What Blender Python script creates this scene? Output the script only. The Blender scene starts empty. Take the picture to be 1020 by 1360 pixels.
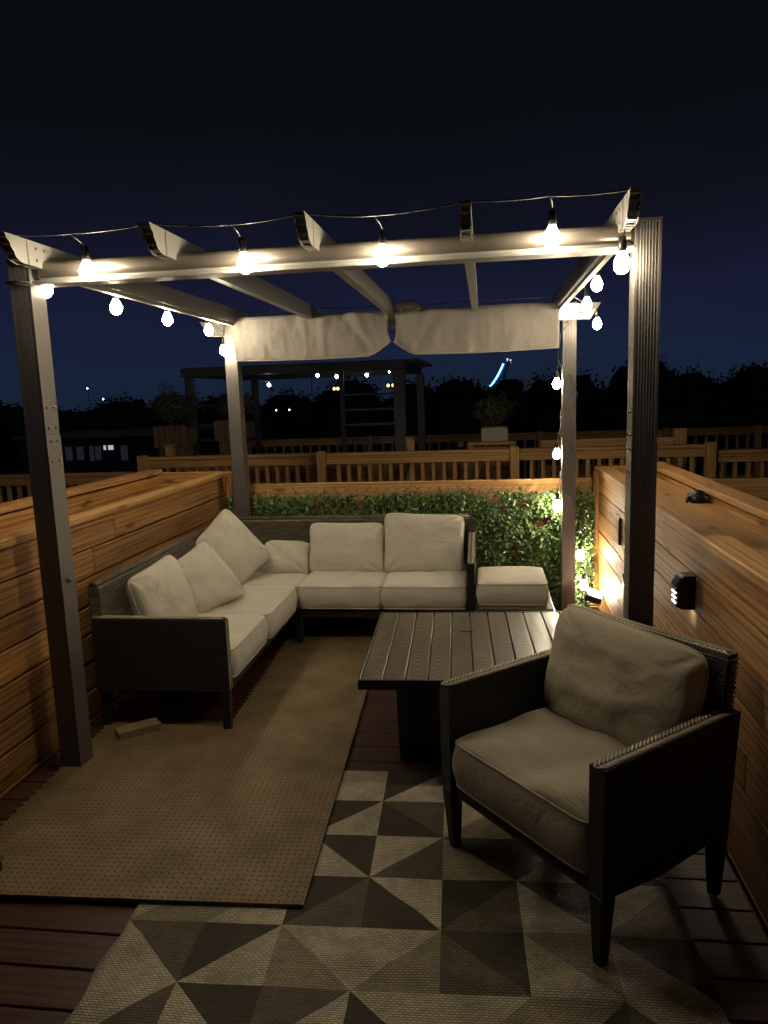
import bpy, math, random
from mathutils import Vector, Matrix, noise
random.seed(7)
R = math.radians
sc = bpy.context.scene
C = sc.collection
V = Vector

# ------------------------------------------------------------------ helpers
class MB:
    """collects geometry; build() links ONE mesh object"""
    def __init__(s):
        s.v = []; s.f = []; s.uv = []; s.mi = []; s.sm = []
    def add(s, vs, fs, uvs=None, mi=0, smooth=False, M=None):
        o = len(s.v)
        vs = [V(p) for p in vs]
        if uvs is None:
            uvs = []
            for f in fs:
                a, b, c = vs[f[0]], vs[f[1]], vs[f[2]]
                n = (b - a).cross(c - a); n = (abs(n.x), abs(n.y), abs(n.z)); k = n.index(max(n))
                ax = ((1, 2), (0, 2), (0, 1))[k]
                uvs.append([(vs[i][ax[0]], vs[i][ax[1]]) for i in f])
        s.v += [tuple(M @ p) if M else tuple(p) for p in vs]
        for f, u in zip(fs, uvs):
            s.f.append([i + o for i in f]); s.uv.append(u); s.mi.append(mi); s.sm.append(smooth)
    def box(s, x0, x1, y0, y1, z0, z1, grain=0, mi=0, M=None):
        c = [(x, y, z) for z in (z0, z1) for y in (y0, y1) for x in (x0, x1)]
        fs = [((0, 2, 3, 1), 2), ((4, 5, 7, 6), 2), ((0, 1, 5, 4), 1), ((2, 6, 7, 3), 1), ((0, 4, 6, 2), 0), ((1, 3, 7, 5), 0)]
        ou, ov = random.uniform(0, 50), random.uniform(0, 50)
        F = []; U = []
        for f, n in fs:
            ax = [a for a in (0, 1, 2) if a != n]
            if grain in ax: ax = [grain, [a for a in ax if a != grain][0]]
            F.append(f); U.append([(c[i][ax[0]] + ou, c[i][ax[1]] + ov) for i in f])
        s.add(c, F, U, mi, False, M)
    def prism(s, poly, d0, d1, axis=0, mi=0, M=None, smooth=False):
        """poly in the two axes other than `axis`, extruded along axis"""
        ax = [a for a in (0, 1, 2) if a != axis]
        def mk(p, d):
            q = [0, 0, 0]; q[ax[0]] = p[0]; q[ax[1]] = p[1]; q[axis] = d; return q
        n = len(poly)
        vs = [mk(p, d0) for p in poly] + [mk(p, d1) for p in poly]
        area = sum(poly[i][0] * poly[(i + 1) % n][1] - poly[(i + 1) % n][0] * poly[i][1] for i in range(n))
        flip = (area > 0) != (axis == 1)
        fs = [list(range(n)), list(range(2 * n - 1, n - 1, -1))]
        side = [(i, i + n, (i + 1) % n + n, (i + 1) % n) for i in range(n)]
        if not flip:
            fs = [f[::-1] for f in fs]; side = [f[::-1] for f in side]
        s.add(vs, fs, None, mi, False, M)
        s.add(vs, side, None, mi, smooth, M)
    def tube(s, pts, r, seg=8, mi=0, closed=False, cap=True, M=None):
        pts = [V(p) for p in pts]; n = len(pts)
        rr = r if isinstance(r, (list, tuple)) else [r] * n
        vs = []; up = V((0, 0, 1))
        for i, p in enumerate(pts):
            a = pts[(i - 1) % n] if (closed or i > 0) else p
            b = pts[(i + 1) % n] if (closed or i < n - 1) else p
            t = (b - a)
            if t.length < 1e-9: t = V((0, 0, 1))
            t.normalize()
            x = t.cross(up)
            if x.length < .05: x = t.cross(V((0, 1, 0)))
            x.normalize(); y = t.cross(x)
            for k in range(seg):
                an = 2 * math.pi * k / seg
                vs.append(p + (x * math.cos(an) + y * math.sin(an)) * rr[i])
        fs = []; uvs = []
        m = n if closed else n - 1
        L = 0
        for i in range(m):
            j = (i + 1) % n; dl = (pts[j] - pts[i]).length
            for k in range(seg):
                k2 = (k + 1) % seg
                fs.append((i * seg + k, i * seg + k2, j * seg + k2, j * seg + k))
                w = 2 * math.pi * rr[i] / seg
                uvs.append([(L, k * w), (L, (k + 1) * w), (L + dl, (k + 1) * w), (L + dl, k * w)])
            L += dl
        if cap and not closed:
            fs.append(tuple(range(seg))[::-1]); uvs.append([(0, 0)] * seg)
            fs.append(tuple(range((n - 1) * seg, n * seg))); uvs.append([(0, 0)] * seg)
        s.add(vs, fs, uvs, mi, True, M)
    def lathe(s, prof, c=(0, 0, 0), seg=14, mi=0, M=None):
        vs = []; n = len(prof)
        for r, z in prof:
            for k in range(seg):
                a = 2 * math.pi * k / seg
                vs.append((c[0] + r * math.cos(a), c[1] + r * math.sin(a), c[2] + z))
        fs = [(i * seg + k, i * seg + (k + 1) % seg, (i + 1) * seg + (k + 1) % seg, (i + 1) * seg + k) for i in range(n - 1) for k in range(seg)]
        fs.append(tuple(range(seg))[::-1]); fs.append(tuple(range((n - 1) * seg, n * seg)))
        s.add(vs, fs, None, mi, True, M)
    def build(s, name, mats, parent=None, bevel=0, seg=1):
        me = bpy.data.meshes.new(name)
        me.from_pydata(s.v, [], s.f)
        if not isinstance(mats, (list, tuple)): mats = [mats]
        for m in mats: me.materials.append(m)
        uvl = me.uv_layers.new(name='UVMap')
        flat = []
        for u in s.uv:
            for q in u: flat += [q[0], q[1]]
        uvl.data.foreach_set('uv', flat)
        me.polygons.foreach_set('material_index', s.mi)
        me.polygons.foreach_set('use_smooth', s.sm)
        me.update()
        o = bpy.data.objects.new(name, me); C.objects.link(o)
        if parent: o.parent = parent
        if bevel:
            b = o.modifiers.new('Bevel', 'BEVEL'); b.width = bevel; b.segments = seg; b.limit_method = 'ANGLE'; b.angle_limit = R(40)
        return o

def tag(o, label=None, cat=None, group=None, kind=None):
    if label: o['label'] = label
    if cat: o['category'] = cat
    if group: o['group'] = group
    if kind: o['kind'] = kind
    return o
def thing(name, label, cat, loc=(0, 0, 0), rz=0, group=None):
    o = bpy.data.objects.new(name, None); C.objects.link(o)
    o.location = loc; o.rotation_euler = (0, 0, rz); o.empty_display_size = .1
    return tag(o, label, cat, group)
def dup(o, loc, rz=None, label=None, parent=None):
    c = o.copy(); C.objects.link(c); c.parent = parent
    if loc is not None: c.location = loc
    if rz is not None: c.rotation_euler[2] = rz
    if label: c['label'] = label
    for ch in [x for x in bpy.data.objects if x.parent == o]:
        dup(ch, None, None, None, c)
    return c

# ------------------------------------------------------------------ materials
class NT:
    def __init__(s, name):
        s.m = bpy.data.materials.new(name); s.m.use_nodes = True
        s.t = s.m.node_tree; s.b = s.t.nodes['Principled BSDF']
    def n(s, typ, ins=None, **kw):
        x = s.t.nodes.new(typ)
        for k, v in kw.items(): setattr(x, k, v)
        for k, v in (ins or {}).items():
            if isinstance(v, bpy.types.NodeSocket): s.t.links.new(v, x.inputs[k])
            else: x.inputs[k].default_value = v
        return x
    def math(s, op, a, b=0.0, c=0.0):
        x = s.n('ShaderNodeMath', {0: a, 1: b, 2: c}, operation=op); return x.outputs[0]
    def uv(s, sx=1, sy=1):
        u = s.n('ShaderNodeUVMap', uv_map='UVMap')
        m = s.n('ShaderNodeMapping', {0: u.outputs[0], 3: (sx, sy, 1)}); return m.outputs[0]
    def obj(s, sc_=(1, 1, 1)):
        u = s.n('ShaderNodeTexCoord'); m = s.n('ShaderNodeMapping', {0: u.outputs['Object'], 3: sc_}); return m.outputs[0]
    def noise(s, vec, scale=5, detail=4, rough=.55, dist=0):
        x = s.n('ShaderNodeTexNoise', {'Vector': vec, 'Scale': scale, 'Detail': detail, 'Roughness': rough, 'Distortion': dist}); return x.outputs[0]
    def ramp(s, f, stops):
        x = s.n('ShaderNodeValToRGB', {0: f}); e = x.color_ramp.elements
        while len(e) < len(stops): e.new(.5)
        for k, (p, c) in enumerate(stops):
            e[k].position = p; e[k].color = (*c, 1) if len(c) == 3 else c
        return x.outputs[0]
    def mix(s, f, a, b, mode='MIX'):
        x = s.n('ShaderNodeMix', data_type='RGBA', blend_type=mode)
        for sock, v in ((x.inputs[0], f), (x.inputs[6], a), (x.inputs[7], b)):
            if isinstance(v, bpy.types.NodeSocket): s.t.links.new(v, sock)
            else: sock.default_value = v if not isinstance(v, tuple) else ((*v, 1) if len(v) == 3 else v)
        return x.outputs[2]
    def set(s, **kw):
        for k, v in kw.items():
            k = {'color': 'Base Color', 'rough': 'Roughness', 'metal': 'Metallic', 'spec': 'Specular IOR Level', 'sheen': 'Sheen Weight', 'coat': 'Coat Weight', 'trans': 'Transmission Weight', 'sub': 'Subsurface Weight'}[k]
            if isinstance(v, bpy.types.NodeSocket): s.t.links.new(v, s.b.inputs[k])
            else: s.b.inputs[k].default_value = (*v, 1) if isinstance(v, tuple) else v
        return s
    def bump(s, h, strength=.5, dist=.002, prev=None):
        x = s.n('ShaderNodeBump', {'Height': h, 'Strength': strength, 'Distance': dist})
        if prev: s.t.links.new(prev, x.inputs['Normal'])
        s.t.links.new(x.outputs[0], s.b.inputs['Normal']); return x.outputs[0]

def wood(name, dark, light, rough=.6, board_var=.35, knots=True):
    t = NT(name)
    uv = t.uv()
    n1 = t.noise(t.uv(1.3, 62), 1, 6, .62, .25)
    n2 = t.noise(t.uv(4, 260), 1, 3, .6)
    wv = t.n('ShaderNodeTexWave', {'Vector': t.uv(.35, 9), 'Scale': 1.2, 'Distortion': 6, 'Detail': 3, 'Detail Scale': 1.2}, bands_direction='Y').outputs[1]
    f = t.math('ADD', t.math('MULTIPLY', n1, .72), t.math('MULTIPLY', wv, .12))
    f = t.math('ADD', f, t.math('MULTIPLY', n2, .34))
    col = t.ramp(f, [(.42, dark), (.72, light)])
    big = t.noise(t.uv(.9, 3), 1.3, 3)
    col = t.mix(t.math('MULTIPLY', big, .5), col, t.mix(.55, col, dark))
    if knots:
        vo = t.n('ShaderNodeTexVoronoi', {'Vector': t.uv(2.6, 9.5), 'Scale': 1.0, 'Randomness': 1.0}).outputs[0]
        k = t.ramp(vo, [(.06, (1, 1, 1)), (.20, (0, 0, 0))])
        col = t.mix(t.math('MULTIPLY', k, .75), col, tuple(c * .35 for c in dark))
    rnd = t.n('ShaderNodeNewGeometry').outputs['Random Per Island']
    br = t.math('ADD', t.math('MULTIPLY', rnd, board_var), 1 - board_var * .6)
    hs = t.n('ShaderNodeHueSaturation', {'Value': br, 'Saturation': 1.0, 'Color': col})
    t.set(color=hs.outputs[0], rough=rough, spec=.35)
    t.bump(f, .35, .0025)
    return t.m

def plain(name, col, rough=.5, metal=0, var=.12, bump=.15, bscale=60):
    t = NT(name)
    n = t.noise(t.obj(), 7, 5)
    c = t.mix(t.math('MULTIPLY', n, 1), tuple(x * (1 - var) for x in col), tuple(min(1, x * (1 + var)) for x in col))
    t.set(color=c, rough=rough, metal=metal)
    if bump: t.bump(t.noise(t.obj(), bscale, 3), bump, .001)
    return t.m

def emis(name, col, s):
    t = NT(name); t.set(color=(.8, .8, .8), rough=.3)
    t.b.inputs['Emission Color'].default_value = (*col, 1); t.b.inputs['Emission Strength'].default_value = s
    return t.m

m_wall = wood('stained_cedar_boards', (.115, .044, .010), (.47, .245, .078), board_var=.6)
m_cap = wood('cedar_cap_boards', (.19, .085, .025), (.50, .275, .095))
m_fence = wood('weathered_rail_wood', (.24, .12, .04), (.58, .335, .125))
m_deck = wood('dark_red_decking', (.020, .007, .004), (.078, .028, .014), .42, .35, False)
m_dim = wood('grey_dim_slats', (.085, .05, .027), (.22, .15, .09))
m_block = wood('rough_block_wood', (.12, .09, .05), (.3, .23, .13))

def metal_mat(name, col, rough, metal=.35):
    t = NT(name)
    n = t.noise(t.obj((2, 2, 1)), 3, 4)
    t.set(color=t.mix(n, tuple(c * .9 for c in col), tuple(c * 1.08 for c in col)), rough=t.math('ADD', t.math('MULTIPLY', n, .16), rough - .08), metal=metal)
    t.bump(t.noise(t.obj(), 350, 2), .12, .0006)
    return t.m
m_alu = metal_mat('bronze_grey_aluminium', (.135, .121, .110), .46)
m_alu2 = metal_mat('light_rafter_aluminium', (.225, .215, .192), .42)
m_beam = metal_mat('brushed_beam_aluminium', (.19, .165, .138), .36, .75)
m_cappale = plain('pale_cap_plastic', (.55, .53, .48), .6)
m_bolt = plain('bolt_steel', (.12, .11, .1), .35, .8, bump=0)
m_black = plain('black_plastic', (.012, .012, .013), .35)
m_cable = plain('cable_rubber', (.05, .05, .05), .4)

def wicker(name, c1, c2, bw=.022, rh=.0075, strength=1.0, rough=.42):
    t = NT(name)
    br = t.n('ShaderNodeTexBrick', {'Vector': t.uv(), 'Color1': (*c1, 1), 'Color2': (*c2, 1), 'Mortar': (*[c * .15 for c in c1], 1), 'Scale': 1.0,
             'Mortar Size': rh * .2, 'Mortar Smooth': 1.0, 'Bias': 0, 'Brick Width': bw, 'Row Height': rh})
    t.set(color=br.outputs[0], rough=rough, spec=.3)
    h = t.math('SUBTRACT', 1.0, br.outputs[1])
    t.bump(h, strength, .003)
    return t.m
m_wick = wicker('dark_brown_wicker', (.03, .024, .019), (.014, .011, .009), .03, .0105, 1.0, .5)
m_wick2 = wicker('wide_brown_wicker', (.15, .125, .09), (.085, .07, .05), .05, .017)
m_braid = plain('rattan_strand', (.34, .285, .21), .4, var=.4)
m_leg = plain('dark_leg_metal', (.012, .011, .0105), .5)

def fabric(name, col, crease=.5):
    t = NT(name)
    o = t.obj()
    n = t.noise(o, 4, 4)
    c = t.mix(n, tuple(x * .86 for x in col), tuple(x * 1.06 for x in col))
    fine = t.noise(t.obj((1, 1, 1)), 900, 1)
    c = t.mix(.12, c, t.ramp(fine, [(.3, (.1, .1, .1)), (.7, (1, 1, 1))]), 'MULTIPLY')
    t.set(color=c, rough=.92, spec=.15, sheen=.15)
    b1 = t.bump(t.noise(o, 5, 3, .5, 1.6), crease, .012)
    b3 = t.bump(t.noise(t.obj((1, 2.6, 1)), 9, 2, .5, 2.5), crease * .6, .006, b1)
    t.bump(fine, .25, .0008, b3)
    return t.m
m_fab = fabric('beige_cushion_cloth', (.60, .555, .465), .8)
m_pipe = fabric('cushion_piping_cloth', (.52, .47, .38), .1)
m_fab_shade = fabric('shaded_cushion_cloth', (.35, .30, .225), .8)  # cushion cloth again, darkened in colour for the weaker light on the armchair
m_canvas = fabric('canvas_canopy_cloth', (.41, .375, .335), .7)

def table_mat():
    t = NT('embossed_faux_wood_planks')
    # cathedral grain: stretched rings, one centre per plank (uv offset is random per plank)
    uvn = t.n('ShaderNodeUVMap', uv_map='UVMap').outputs[0]
    sp = t.n('ShaderNodeSeparateXYZ', {0: uvn})
    nz = t.noise(t.uv(3, 14), 1, 3, .5)
    v = t.math('ADD', sp.outputs[1], t.math('MULTIPLY', t.math('SUBTRACT', nz, .5), .035))
    v2 = t.math('MULTIPLY', t.math('MULTIPLY', v, v), 62)
    u = t.math('ADD', t.math('MULTIPLY', sp.outputs[0], 1.0), t.math('MULTIPLY', t.noise(t.uv(2.5, 6), 1, 2), .22))
    ph = t.math('MULTIPLY', t.math('ADD', u, v2), 150)
    w = t.math('ADD', t.math('MULTIPLY', t.math('SINE', ph), .5), .5)
    mk = t.n('ShaderNodeMapRange', {0: t.noise(t.uv(1.1, 4), 1.6, 2), 1: .36, 2: .66, 3: .12, 4: 1.0}).outputs[0]
    w = t.math('MULTIPLY', t.math('POWER', w, 2.6), mk)
    fine = t.noise(t.uv(12, 320), 1, 2)
    h = t.math('ADD', t.math('MULTIPLY', w, .75), t.math('MULTIPLY', fine, .3))
    c = t.ramp(h, [(.08, (.068, .056, .041)), (.85, (.29, .24, .175))])
    t.set(color=c, rough=t.math('SUBTRACT', .36, t.math('MULTIPLY', h, .12)), spec=.6)
    t.bump(h, .55, .0018)
    return t.m
m_table = table_mat()
m_tdark = plain('table_base_metal', (.014, .012, .011), .4)

def weave_rug(name, col):
    t = NT(name)
    br = t.n('ShaderNodeTexBrick', {'Vector': t.uv(), 'Color1': (*col, 1), 'Color2': (*[c * .72 for c in col], 1), 'Mortar': (*[c * .28 for c in col], 1), 'Scale': 1.0,
             'Mortar Size': .0017, 'Mortar Smooth': 1.0, 'Bias': 0, 'Brick Width': .016, 'Row Height': .008})
    n = t.noise(t.obj((1, 1, 1)), 5, 6, .65)
    n = t.n('ShaderNodeMapRange', {0: n, 1: .35, 2: .62}).outputs[0]
    c = t.mix(n, t.mix(.38, br.outputs[0], (.02, .012, .004)), br.outputs[0])
    t.set(color=c, rough=.6, spec=.25)
    h = t.math('SUBTRACT', 1.0, br.outputs[1])
    t.bump(h, 1, .005)
    return t.m
m_rug = [weave_rug('rug_cream', (.74, .655, .48)), weave_rug('rug_brown', (.088, .070, .048)), weave_rug('rug_taupe', (.19, .155, .105)), weave_rug('rug_sand', (.46, .39, .27))]

def mat_mat():
    t = NT('tan_foam_tread')
    uv = t.n('ShaderNodeUVMap', uv_map='UVMap').outputs[0]
    sp = t.n('ShaderNodeSeparateXYZ', {0: uv})
    S = 1 / .024
    a = t.math('MULTIPLY', sp.outputs[0], S); b = t.math('MULTIPLY', sp.outputs[1], S)
    fa = t.math('SUBTRACT', t.math('FRACT', a), .5); fb = t.math('SUBTRACT', t.math('FRACT', b), .5)
    par = t.math('MODULO', t.math('ADD', t.math('FLOOR', a), t.math('FLOOR', b)), 2.0)
    par = t.math('ABSOLUTE', par)
    sg = t.math('SUBTRACT', t.math('MULTIPLY', par, 2.0), 1.0)
    # rotate 45 deg by parity
    p = t.math('ADD', fa, t.math('MULTIPLY', fb, sg))
    q = t.math('SUBTRACT', fb, t.math('MULTIPLY', fa, sg))
    d = t.math('ADD', t.math('MULTIPLY', t.math('MULTIPLY', p, p), 1.6), t.math('MULTIPLY', t.math('MULTIPLY', q, q), 14))
    h = t.n('ShaderNodeMapRange', {0: d, 1: .12, 2: .62, 3: 1.0, 4: 0.0}, clamp=True).outputs[0]
    n = t.noise(t.obj(), 5, 5)
    n = t.n('ShaderNodeMapRange', {0: n, 1: .35, 2: .65}).outputs[0]
    c = t.mix(n, (.135, .092, .045), (.215, .152, .080))
    c = t.mix(t.math('MULTIPLY', h, .75), c, (.03, .021, .011))
    t.set(color=c, rough=.6, spec=.35)
    t.bump(h, .8, .004)
    return t.m
m_foam = mat_mat()

def leafmat(name, c1, c2, rough=.4):
    t = NT(name)
    r = t.n('ShaderNodeNewGeometry').outputs['Random Per Island']
    t.set(color=t.ramp(r, [(0, c1), (.6, c2), (1, tuple(min(1, c * 1.7) for c in c2))]), rough=rough)
    return t.m
m_leaf = leafmat('glossy_green_leaf', (.014, .036, .010), (.075, .135, .036), .35)
m_bush = leafmat('conifer_leaf', (.03, .035, .012), (.075, .08, .03), .8)
m_tree = leafmat('night_tree_leaf', (.02, .03, .015), (.05, .065, .03), .8)
m_trunk = plain('bark', (.09, .07, .05), .9)
m_lattice = wood('willow_lattice', (.2, .11, .06), (.42, .27, .16), .7)
m_bulb = emis('lit_bulb_glass', (1, .85, .60), 245)
m_bulbs = emis('far_bulb_glass', (.85, .93, 1), 30)
m_yel = emis('warm_lantern_glass', (1, .60, .14), 4)
m_led = emis('cool_led', (.82, .92, 1), 5)
m_flood = emis('flood_lens', (1, .86, .62), 260)
m_blue = emis('blue_led_strip', (.09, .30, 1), 9)
m_star = emis('distant_lamp_glass', (.8, .88, 1), 12)
m_win = emis('lit_window_glass', (.8, .92, 1), .5)
m_windim = emis('dim_window_glass', (.5, .6, .7), .012)
m_con = plain('dark_facade', (.12, .11, .10), .9)
m_brick = plain('dusky_brick', (.17, .10, .075), .9)
m_roof = plain('grey_roofing', (.05, .05, .05), .9)
m_ground = plain('night_ground', (.05, .055, .04), .95)
m_dframe = plain('charcoal_frame_paint', (.065, .065, .07), .55)
m_white = plain('pale_panel_paint', (.42, .42, .38), .6)
m_pot = plain('cream_planter', (.42, .38, .3), .7)

# ------------------------------------------------------------------ setting
g = MB(); g.box(-900, 900, -60, 1500, -8.3, -8)
tag(g.build('ground', m_ground), kind='structure')
g = MB()
y = -1.2
while y < 5.55:
    g.box(-2.02, .80, y, y + .134, -.03, 0, grain=0); y += .140
g.box(-2.3, 1.2, -1.2, 5.6, -.30, -.045)
tag(g.build('deck_floor', m_deck, bevel=.003), kind='structure')
g = MB(); g.box(-30, 30, 5.61, 15.5, -.5, -.12); g.box(-30, -2.72, -3, 5.60, -.5, -.12); g.box(1.36, 30, -3, 5.60, -.5, -.12)
tag(g.build('flat_roof', m_roof), kind='structure')

# ---- wooden boundary boxes (privacy walls with a recess between two skins)
def privacy_wall(name, xi, xo, sgn, label, y0, y1, ztop, lidz):
    """xi inner face x (toward deck), sgn = direction from inner to outer"""
    t = thing(name, label, 'wooden wall', (xi, (y0 + y1) / 2, 0))
    ox, oy = t.location.x, t.location.y
    def bx(m, x0, x1, a, b, z0, z1, gr=1): m.box(min(x0, x1) - ox, max(x0, x1) - ox, a - oy, b - oy, z0, z1, gr)
    m = MB(); z = ztop - .035 - .142
    zs = []
    while z > -.15:
        zs.append((max(z, .002), z + .138)); z -= .142
    for (a, b) in zs:
        cuts = [y0, random.uniform(y0 + .8, y0 + 2.0), random.uniform(y1 - 2.6, y1 - 1.2), y1]
        if name.endswith('box') and b < .86 and sgn > 0: cuts = [y0, random.uniform(1, 2.4), 3.97, 4.0, 4.62, y1]
        for i in range(len(cuts) - 1):
            if sgn > 0 and abs(cuts[i] - 3.97) < .001: continue
            dx = random.uniform(0, .003)
            hatch = sgn > 0 and abs(cuts[i] - 4.0) < .001
            if hatch: continue
            bx(m, xi + sgn * dx, xi + sgn * .022, cuts[i] + .0015, cuts[i + 1] - .0015, a + .003, b)
    m.build('inner_boards', m_wall, t, .007, 2)
    m = MB(); bx(m, xi + sgn * .026, xi + sgn * .06, y0, y1, .0, ztop - .04); m.build('core_panel', m_leg, t)
    m = MB(); z = ztop - .02 - .142
    while z > .1:
        bx(m, xo - sgn * .025, xo, y0, y1, z, z + .139); z -= .142
    m.build('outer_boards', m_wall, t, .003)
    m = MB(); w = .095 if sgn > 0 else .075
    ycut = [y0, .6, 2.0, 3.1, 4.35, y1] if sgn > 0 else [y0, 1.0, 3.0, y1]
    for i in range(len(ycut) - 1):
        bx(m, xi - sgn * .018, xi + sgn * w, ycut[i] + .001, ycut[i + 1] - .001, ztop - .034, ztop + random.uniform(-.001, .002))
    m.build('inner_cap', m_cap, t, .004)
    m = MB(); bx(m, xo - sgn * .04, xo + sgn * .08, y0, 3.0, ztop - .012, ztop + .022); bx(m, xo - sgn * .04, xo + sgn * .08, 3.003, y1 + .05, ztop - .012, ztop + .022)
    m.build('outer_cap', m_cap, t, .004)
    m = MB(); bx(m, xi + sgn * .062, xo - sgn * .027, y0, y1, lidz - .03, lidz)
    m.build('recess_lid', m_cap, t, .004)
    m = MB(); z = ztop - .05
    bx(m, xi - sgn * .018, xo + sgn * .08, y1 + .002, y1 + .045, ztop - .16, ztop - .002, 0)
    bx(m, xi, xo, y1 + .002, y1 + .03, 0, ztop - .165, 0)
    m.build('end_board', m_cap, t, .003)
    m = MB(); bx(m, xi - sgn * .03, xi + sgn * .05, y1 - .055, y1 - .002, .0, ztop - .036, 2)
    m.build('corner_post', m_wall, t, .004)
    return t
wl = privacy_wall('privacy_box', -2.0, -2.60, -1, 'long low wooden privacy wall behind the left side of the sofa, stained orange brown', -1.2, 5.50, 1.06, .80)
wr = privacy_wall('storage_box', .81, 1.20, 1, 'long low wooden storage wall on the right carrying the small lit wall lamp', -1.2, 5.50, 1.04, .985)
# hatch door in right wall
def L_(o, x, y, z): return (x - o.location.x, y - o.location.y, z)
m = MB(); ox, oy = wr.location.x, wr.location.y; z = 1.04 - .035 - .142 * 2
while z > -.05:
    m.box(.806 - ox, .828 - ox, 4.004 - oy, 4.614 - oy, max(z, .01), z + .138, 1); z -= .142
door = m.build('hatch_door', m_wall, wr, .004)
m = MB(); m.box(.790 - ox, .805 - ox, 4.50 - oy, 4.54 - oy, .66, .82); m.box(.798 - ox, .805 - ox, 4.50 - oy, 4.66 - oy, .80, .83); m.build('hinge', m_black, wr, .003)
m = MB(); m.box(.79 - ox, .805 - ox, 4.27 - oy, 4.33 - oy, .44, .49); m.tube([(.795 - ox, 4.28 - oy, .49), (.785 - ox, 4.28 - oy, .53), (.785 - ox, 4.32 - oy, .53), (.795 - ox, 4.32 - oy, .49)], .005, 6)
m.build('latch', m_black, wr, .002)

# back fence of own deck (board behind hedge)
t = thing('back_fence', 'low wooden fence board running behind the leafy screen', 'fence', (-.6, 5.49, 0))
m = MB(); m.box(-1.36, 1.37, 0, .035, .80, .955, 0); m.build('top_board', m_fence, t, .004)
m = MB(); z = .655
while z > -.05: m.box(-1.36, 1.37, .004, .03, max(z, .0), z + .138, 0); z -= .143
m.build('lower_boards', m_wall, t, .003)
for name, x0, x1, lab in (('back_fence', 1.34, 5.2, 'dim fence board of the next deck beyond the right storage wall'), ('back_fence', -6.5, -2.72, 'dim fence board of the next deck beyond the left privacy wall')):
    t = thing(name, lab, 'fence', ((x0 + x1) / 2, 5.49, 0)); h = (x1 - x0) / 2
    m = MB(); m.box(-h, h, 0, .035, .50 if x0 < 0 else .56, .66 if x0 < 0 else .93, 0); m.build('top_board', m_fence, t, .004)
    m = MB(); m.box(-h, h, .004, .03, -.1, .496 if x0 < 0 else .555, 0); m.build('lower_board', m_wall, t, .003)

# ---- railings of neighbouring decks
def railing(label, Y, x0, x1, ztop, posts, sp, bw=.036, fascia=.085, zb=0.0, dim=False, group=None):
    t = thing('deck_railing', label, 'railing', ((x0 + x1) / 2, Y, -.12), group=group)
    ox = (x0 + x1) / 2; h = (x1 - x0) / 2; dz = .12
    m = MB(); cuts = [x0] + sorted(p for p in posts if x0 < p < x1) + [x1]
    for i in range(len(cuts) - 1): m.box(cuts[i] - ox + .001, cuts[i + 1] - ox - .001, -.07, .03, ztop - .035 + dz, ztop + dz + random.uniform(-.004, .004), 0)
    m.build('top_rail', m_fence, t, .004)
    m = MB()
    for i in range(len(cuts) - 1): m.box(cuts[i] - ox + .001, cuts[i + 1] - ox - .001, -.045, -.01, ztop - .037 - fascia + dz, ztop - .038 + dz, 0)
    m.build('rail_board', m_fence, t, .003)
    m = MB(); m.box(-h, h, -.045, -.01, dz + .06, dz + .15, 0); m.build('bottom_rail', m_fence, t, .003)
    bm = None; x = x0 + .06
    while x < x1:
        if all(abs(x - p) > .07 for p in posts):
            if bm is None:
                m = MB(); m.box(-bw / 2, bw / 2, -.009, .027, dz + .03, ztop - .06 + dz, 2); bm = m.build('baluster', m_fence, t); bm.location = (x - ox, 0, 0)
            else:
                b = bm.copy(); C.objects.link(b); b.parent = t; b.location = (x - ox, 0, 0)
        x += sp
    pm = None
    for p in posts:
        if pm is None:
            m = MB(); m.box(-.045, .045, -.14, -.05, 0, ztop + .025 + dz, 2); pm = m.build('post', m_fence, t, .005); pm.location = (p - ox, 0, 0)
        else:
            b = pm.copy(); C.objects.link(b); b.parent = t; b.location = (p - ox, 0, 0)
    return t
railing('lit wooden railing with evenly spaced balusters directly behind the leafy screen', 7.6, -3.72, 2.2, 1.03, [-3.68, -1.70, .292, 2.17], .1115)
railing('dark wooden railing far left, seen behind the left privacy wall', 7.5, -7.6, -3.80, .88, [-7.5, -5.6], .125)
railing('dark wooden railing far right, continuing beyond the tall square post', 7.6, 2.25, 6.2, .97, [4.2, 6.1], .125)
railing('dim far railing beyond the dark neighbouring pergola', 12.5, -4.2, 6.8, .92, [-1.95, .9, 2.9, 4.3], .16)
# a short raised rail on the right
t = thing('rail_stub', 'short raised rail board ending in a stubby post, right of the tall dark pergola post', 'railing', (1.6, 8.3, -.12))
m = MB(); m.box(-1.0, .42, 0, .04, 1.08, 1.18, 0); m.build('rail_board', m_fence, t, .003)
m = MB(); m.box(.42, .55, -.03, .06, 0, 1.27, 2); m.build('post', m_fence, t, .004)
m = MB(); m.box(-1.0, .40, .01, .05, .98, 1.075, 0); m.box(-1.0, .40, .01, .05, .0, .9, 0); m.build('lower_board', m_wall, t, .003)
# small post stubs rising behind the lit railing
for i, (x, y, z, lab) in enumerate(((-.81, 8.0, 1.15, 'short square wooden post standing just behind the middle of the lit railing'), (-3.62, 8.1, 1.13, 'short square wooden post below the slatted planter at left'))):
    m = MB(); m.box(-.045, .045, -.045, .045, 0, z + .10, 2); m.box(-.053, .053, -.053, .053, z + .102, z + .12, 0)
    o = m.build('fence_post', m_fence, None, .004); o.location = (x, y, -.12); tag(o, lab, 'post')
# long dark boards sloping on the next deck, behind the railing on the left
m = MB(); m.box(-2.2, 2.2, 0, .3, 0, 1.02, 0); m.box(-2.2, 2.2, -.02, .34, 1.024, 1.06, 0)
o = m.build('deck_parapet', m_wall, None, .004); o.location = (-1.9, 8.45, -.12); tag(o, 'dim boarded parapet under the dark neighbouring pergola', 'parapet')

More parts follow.
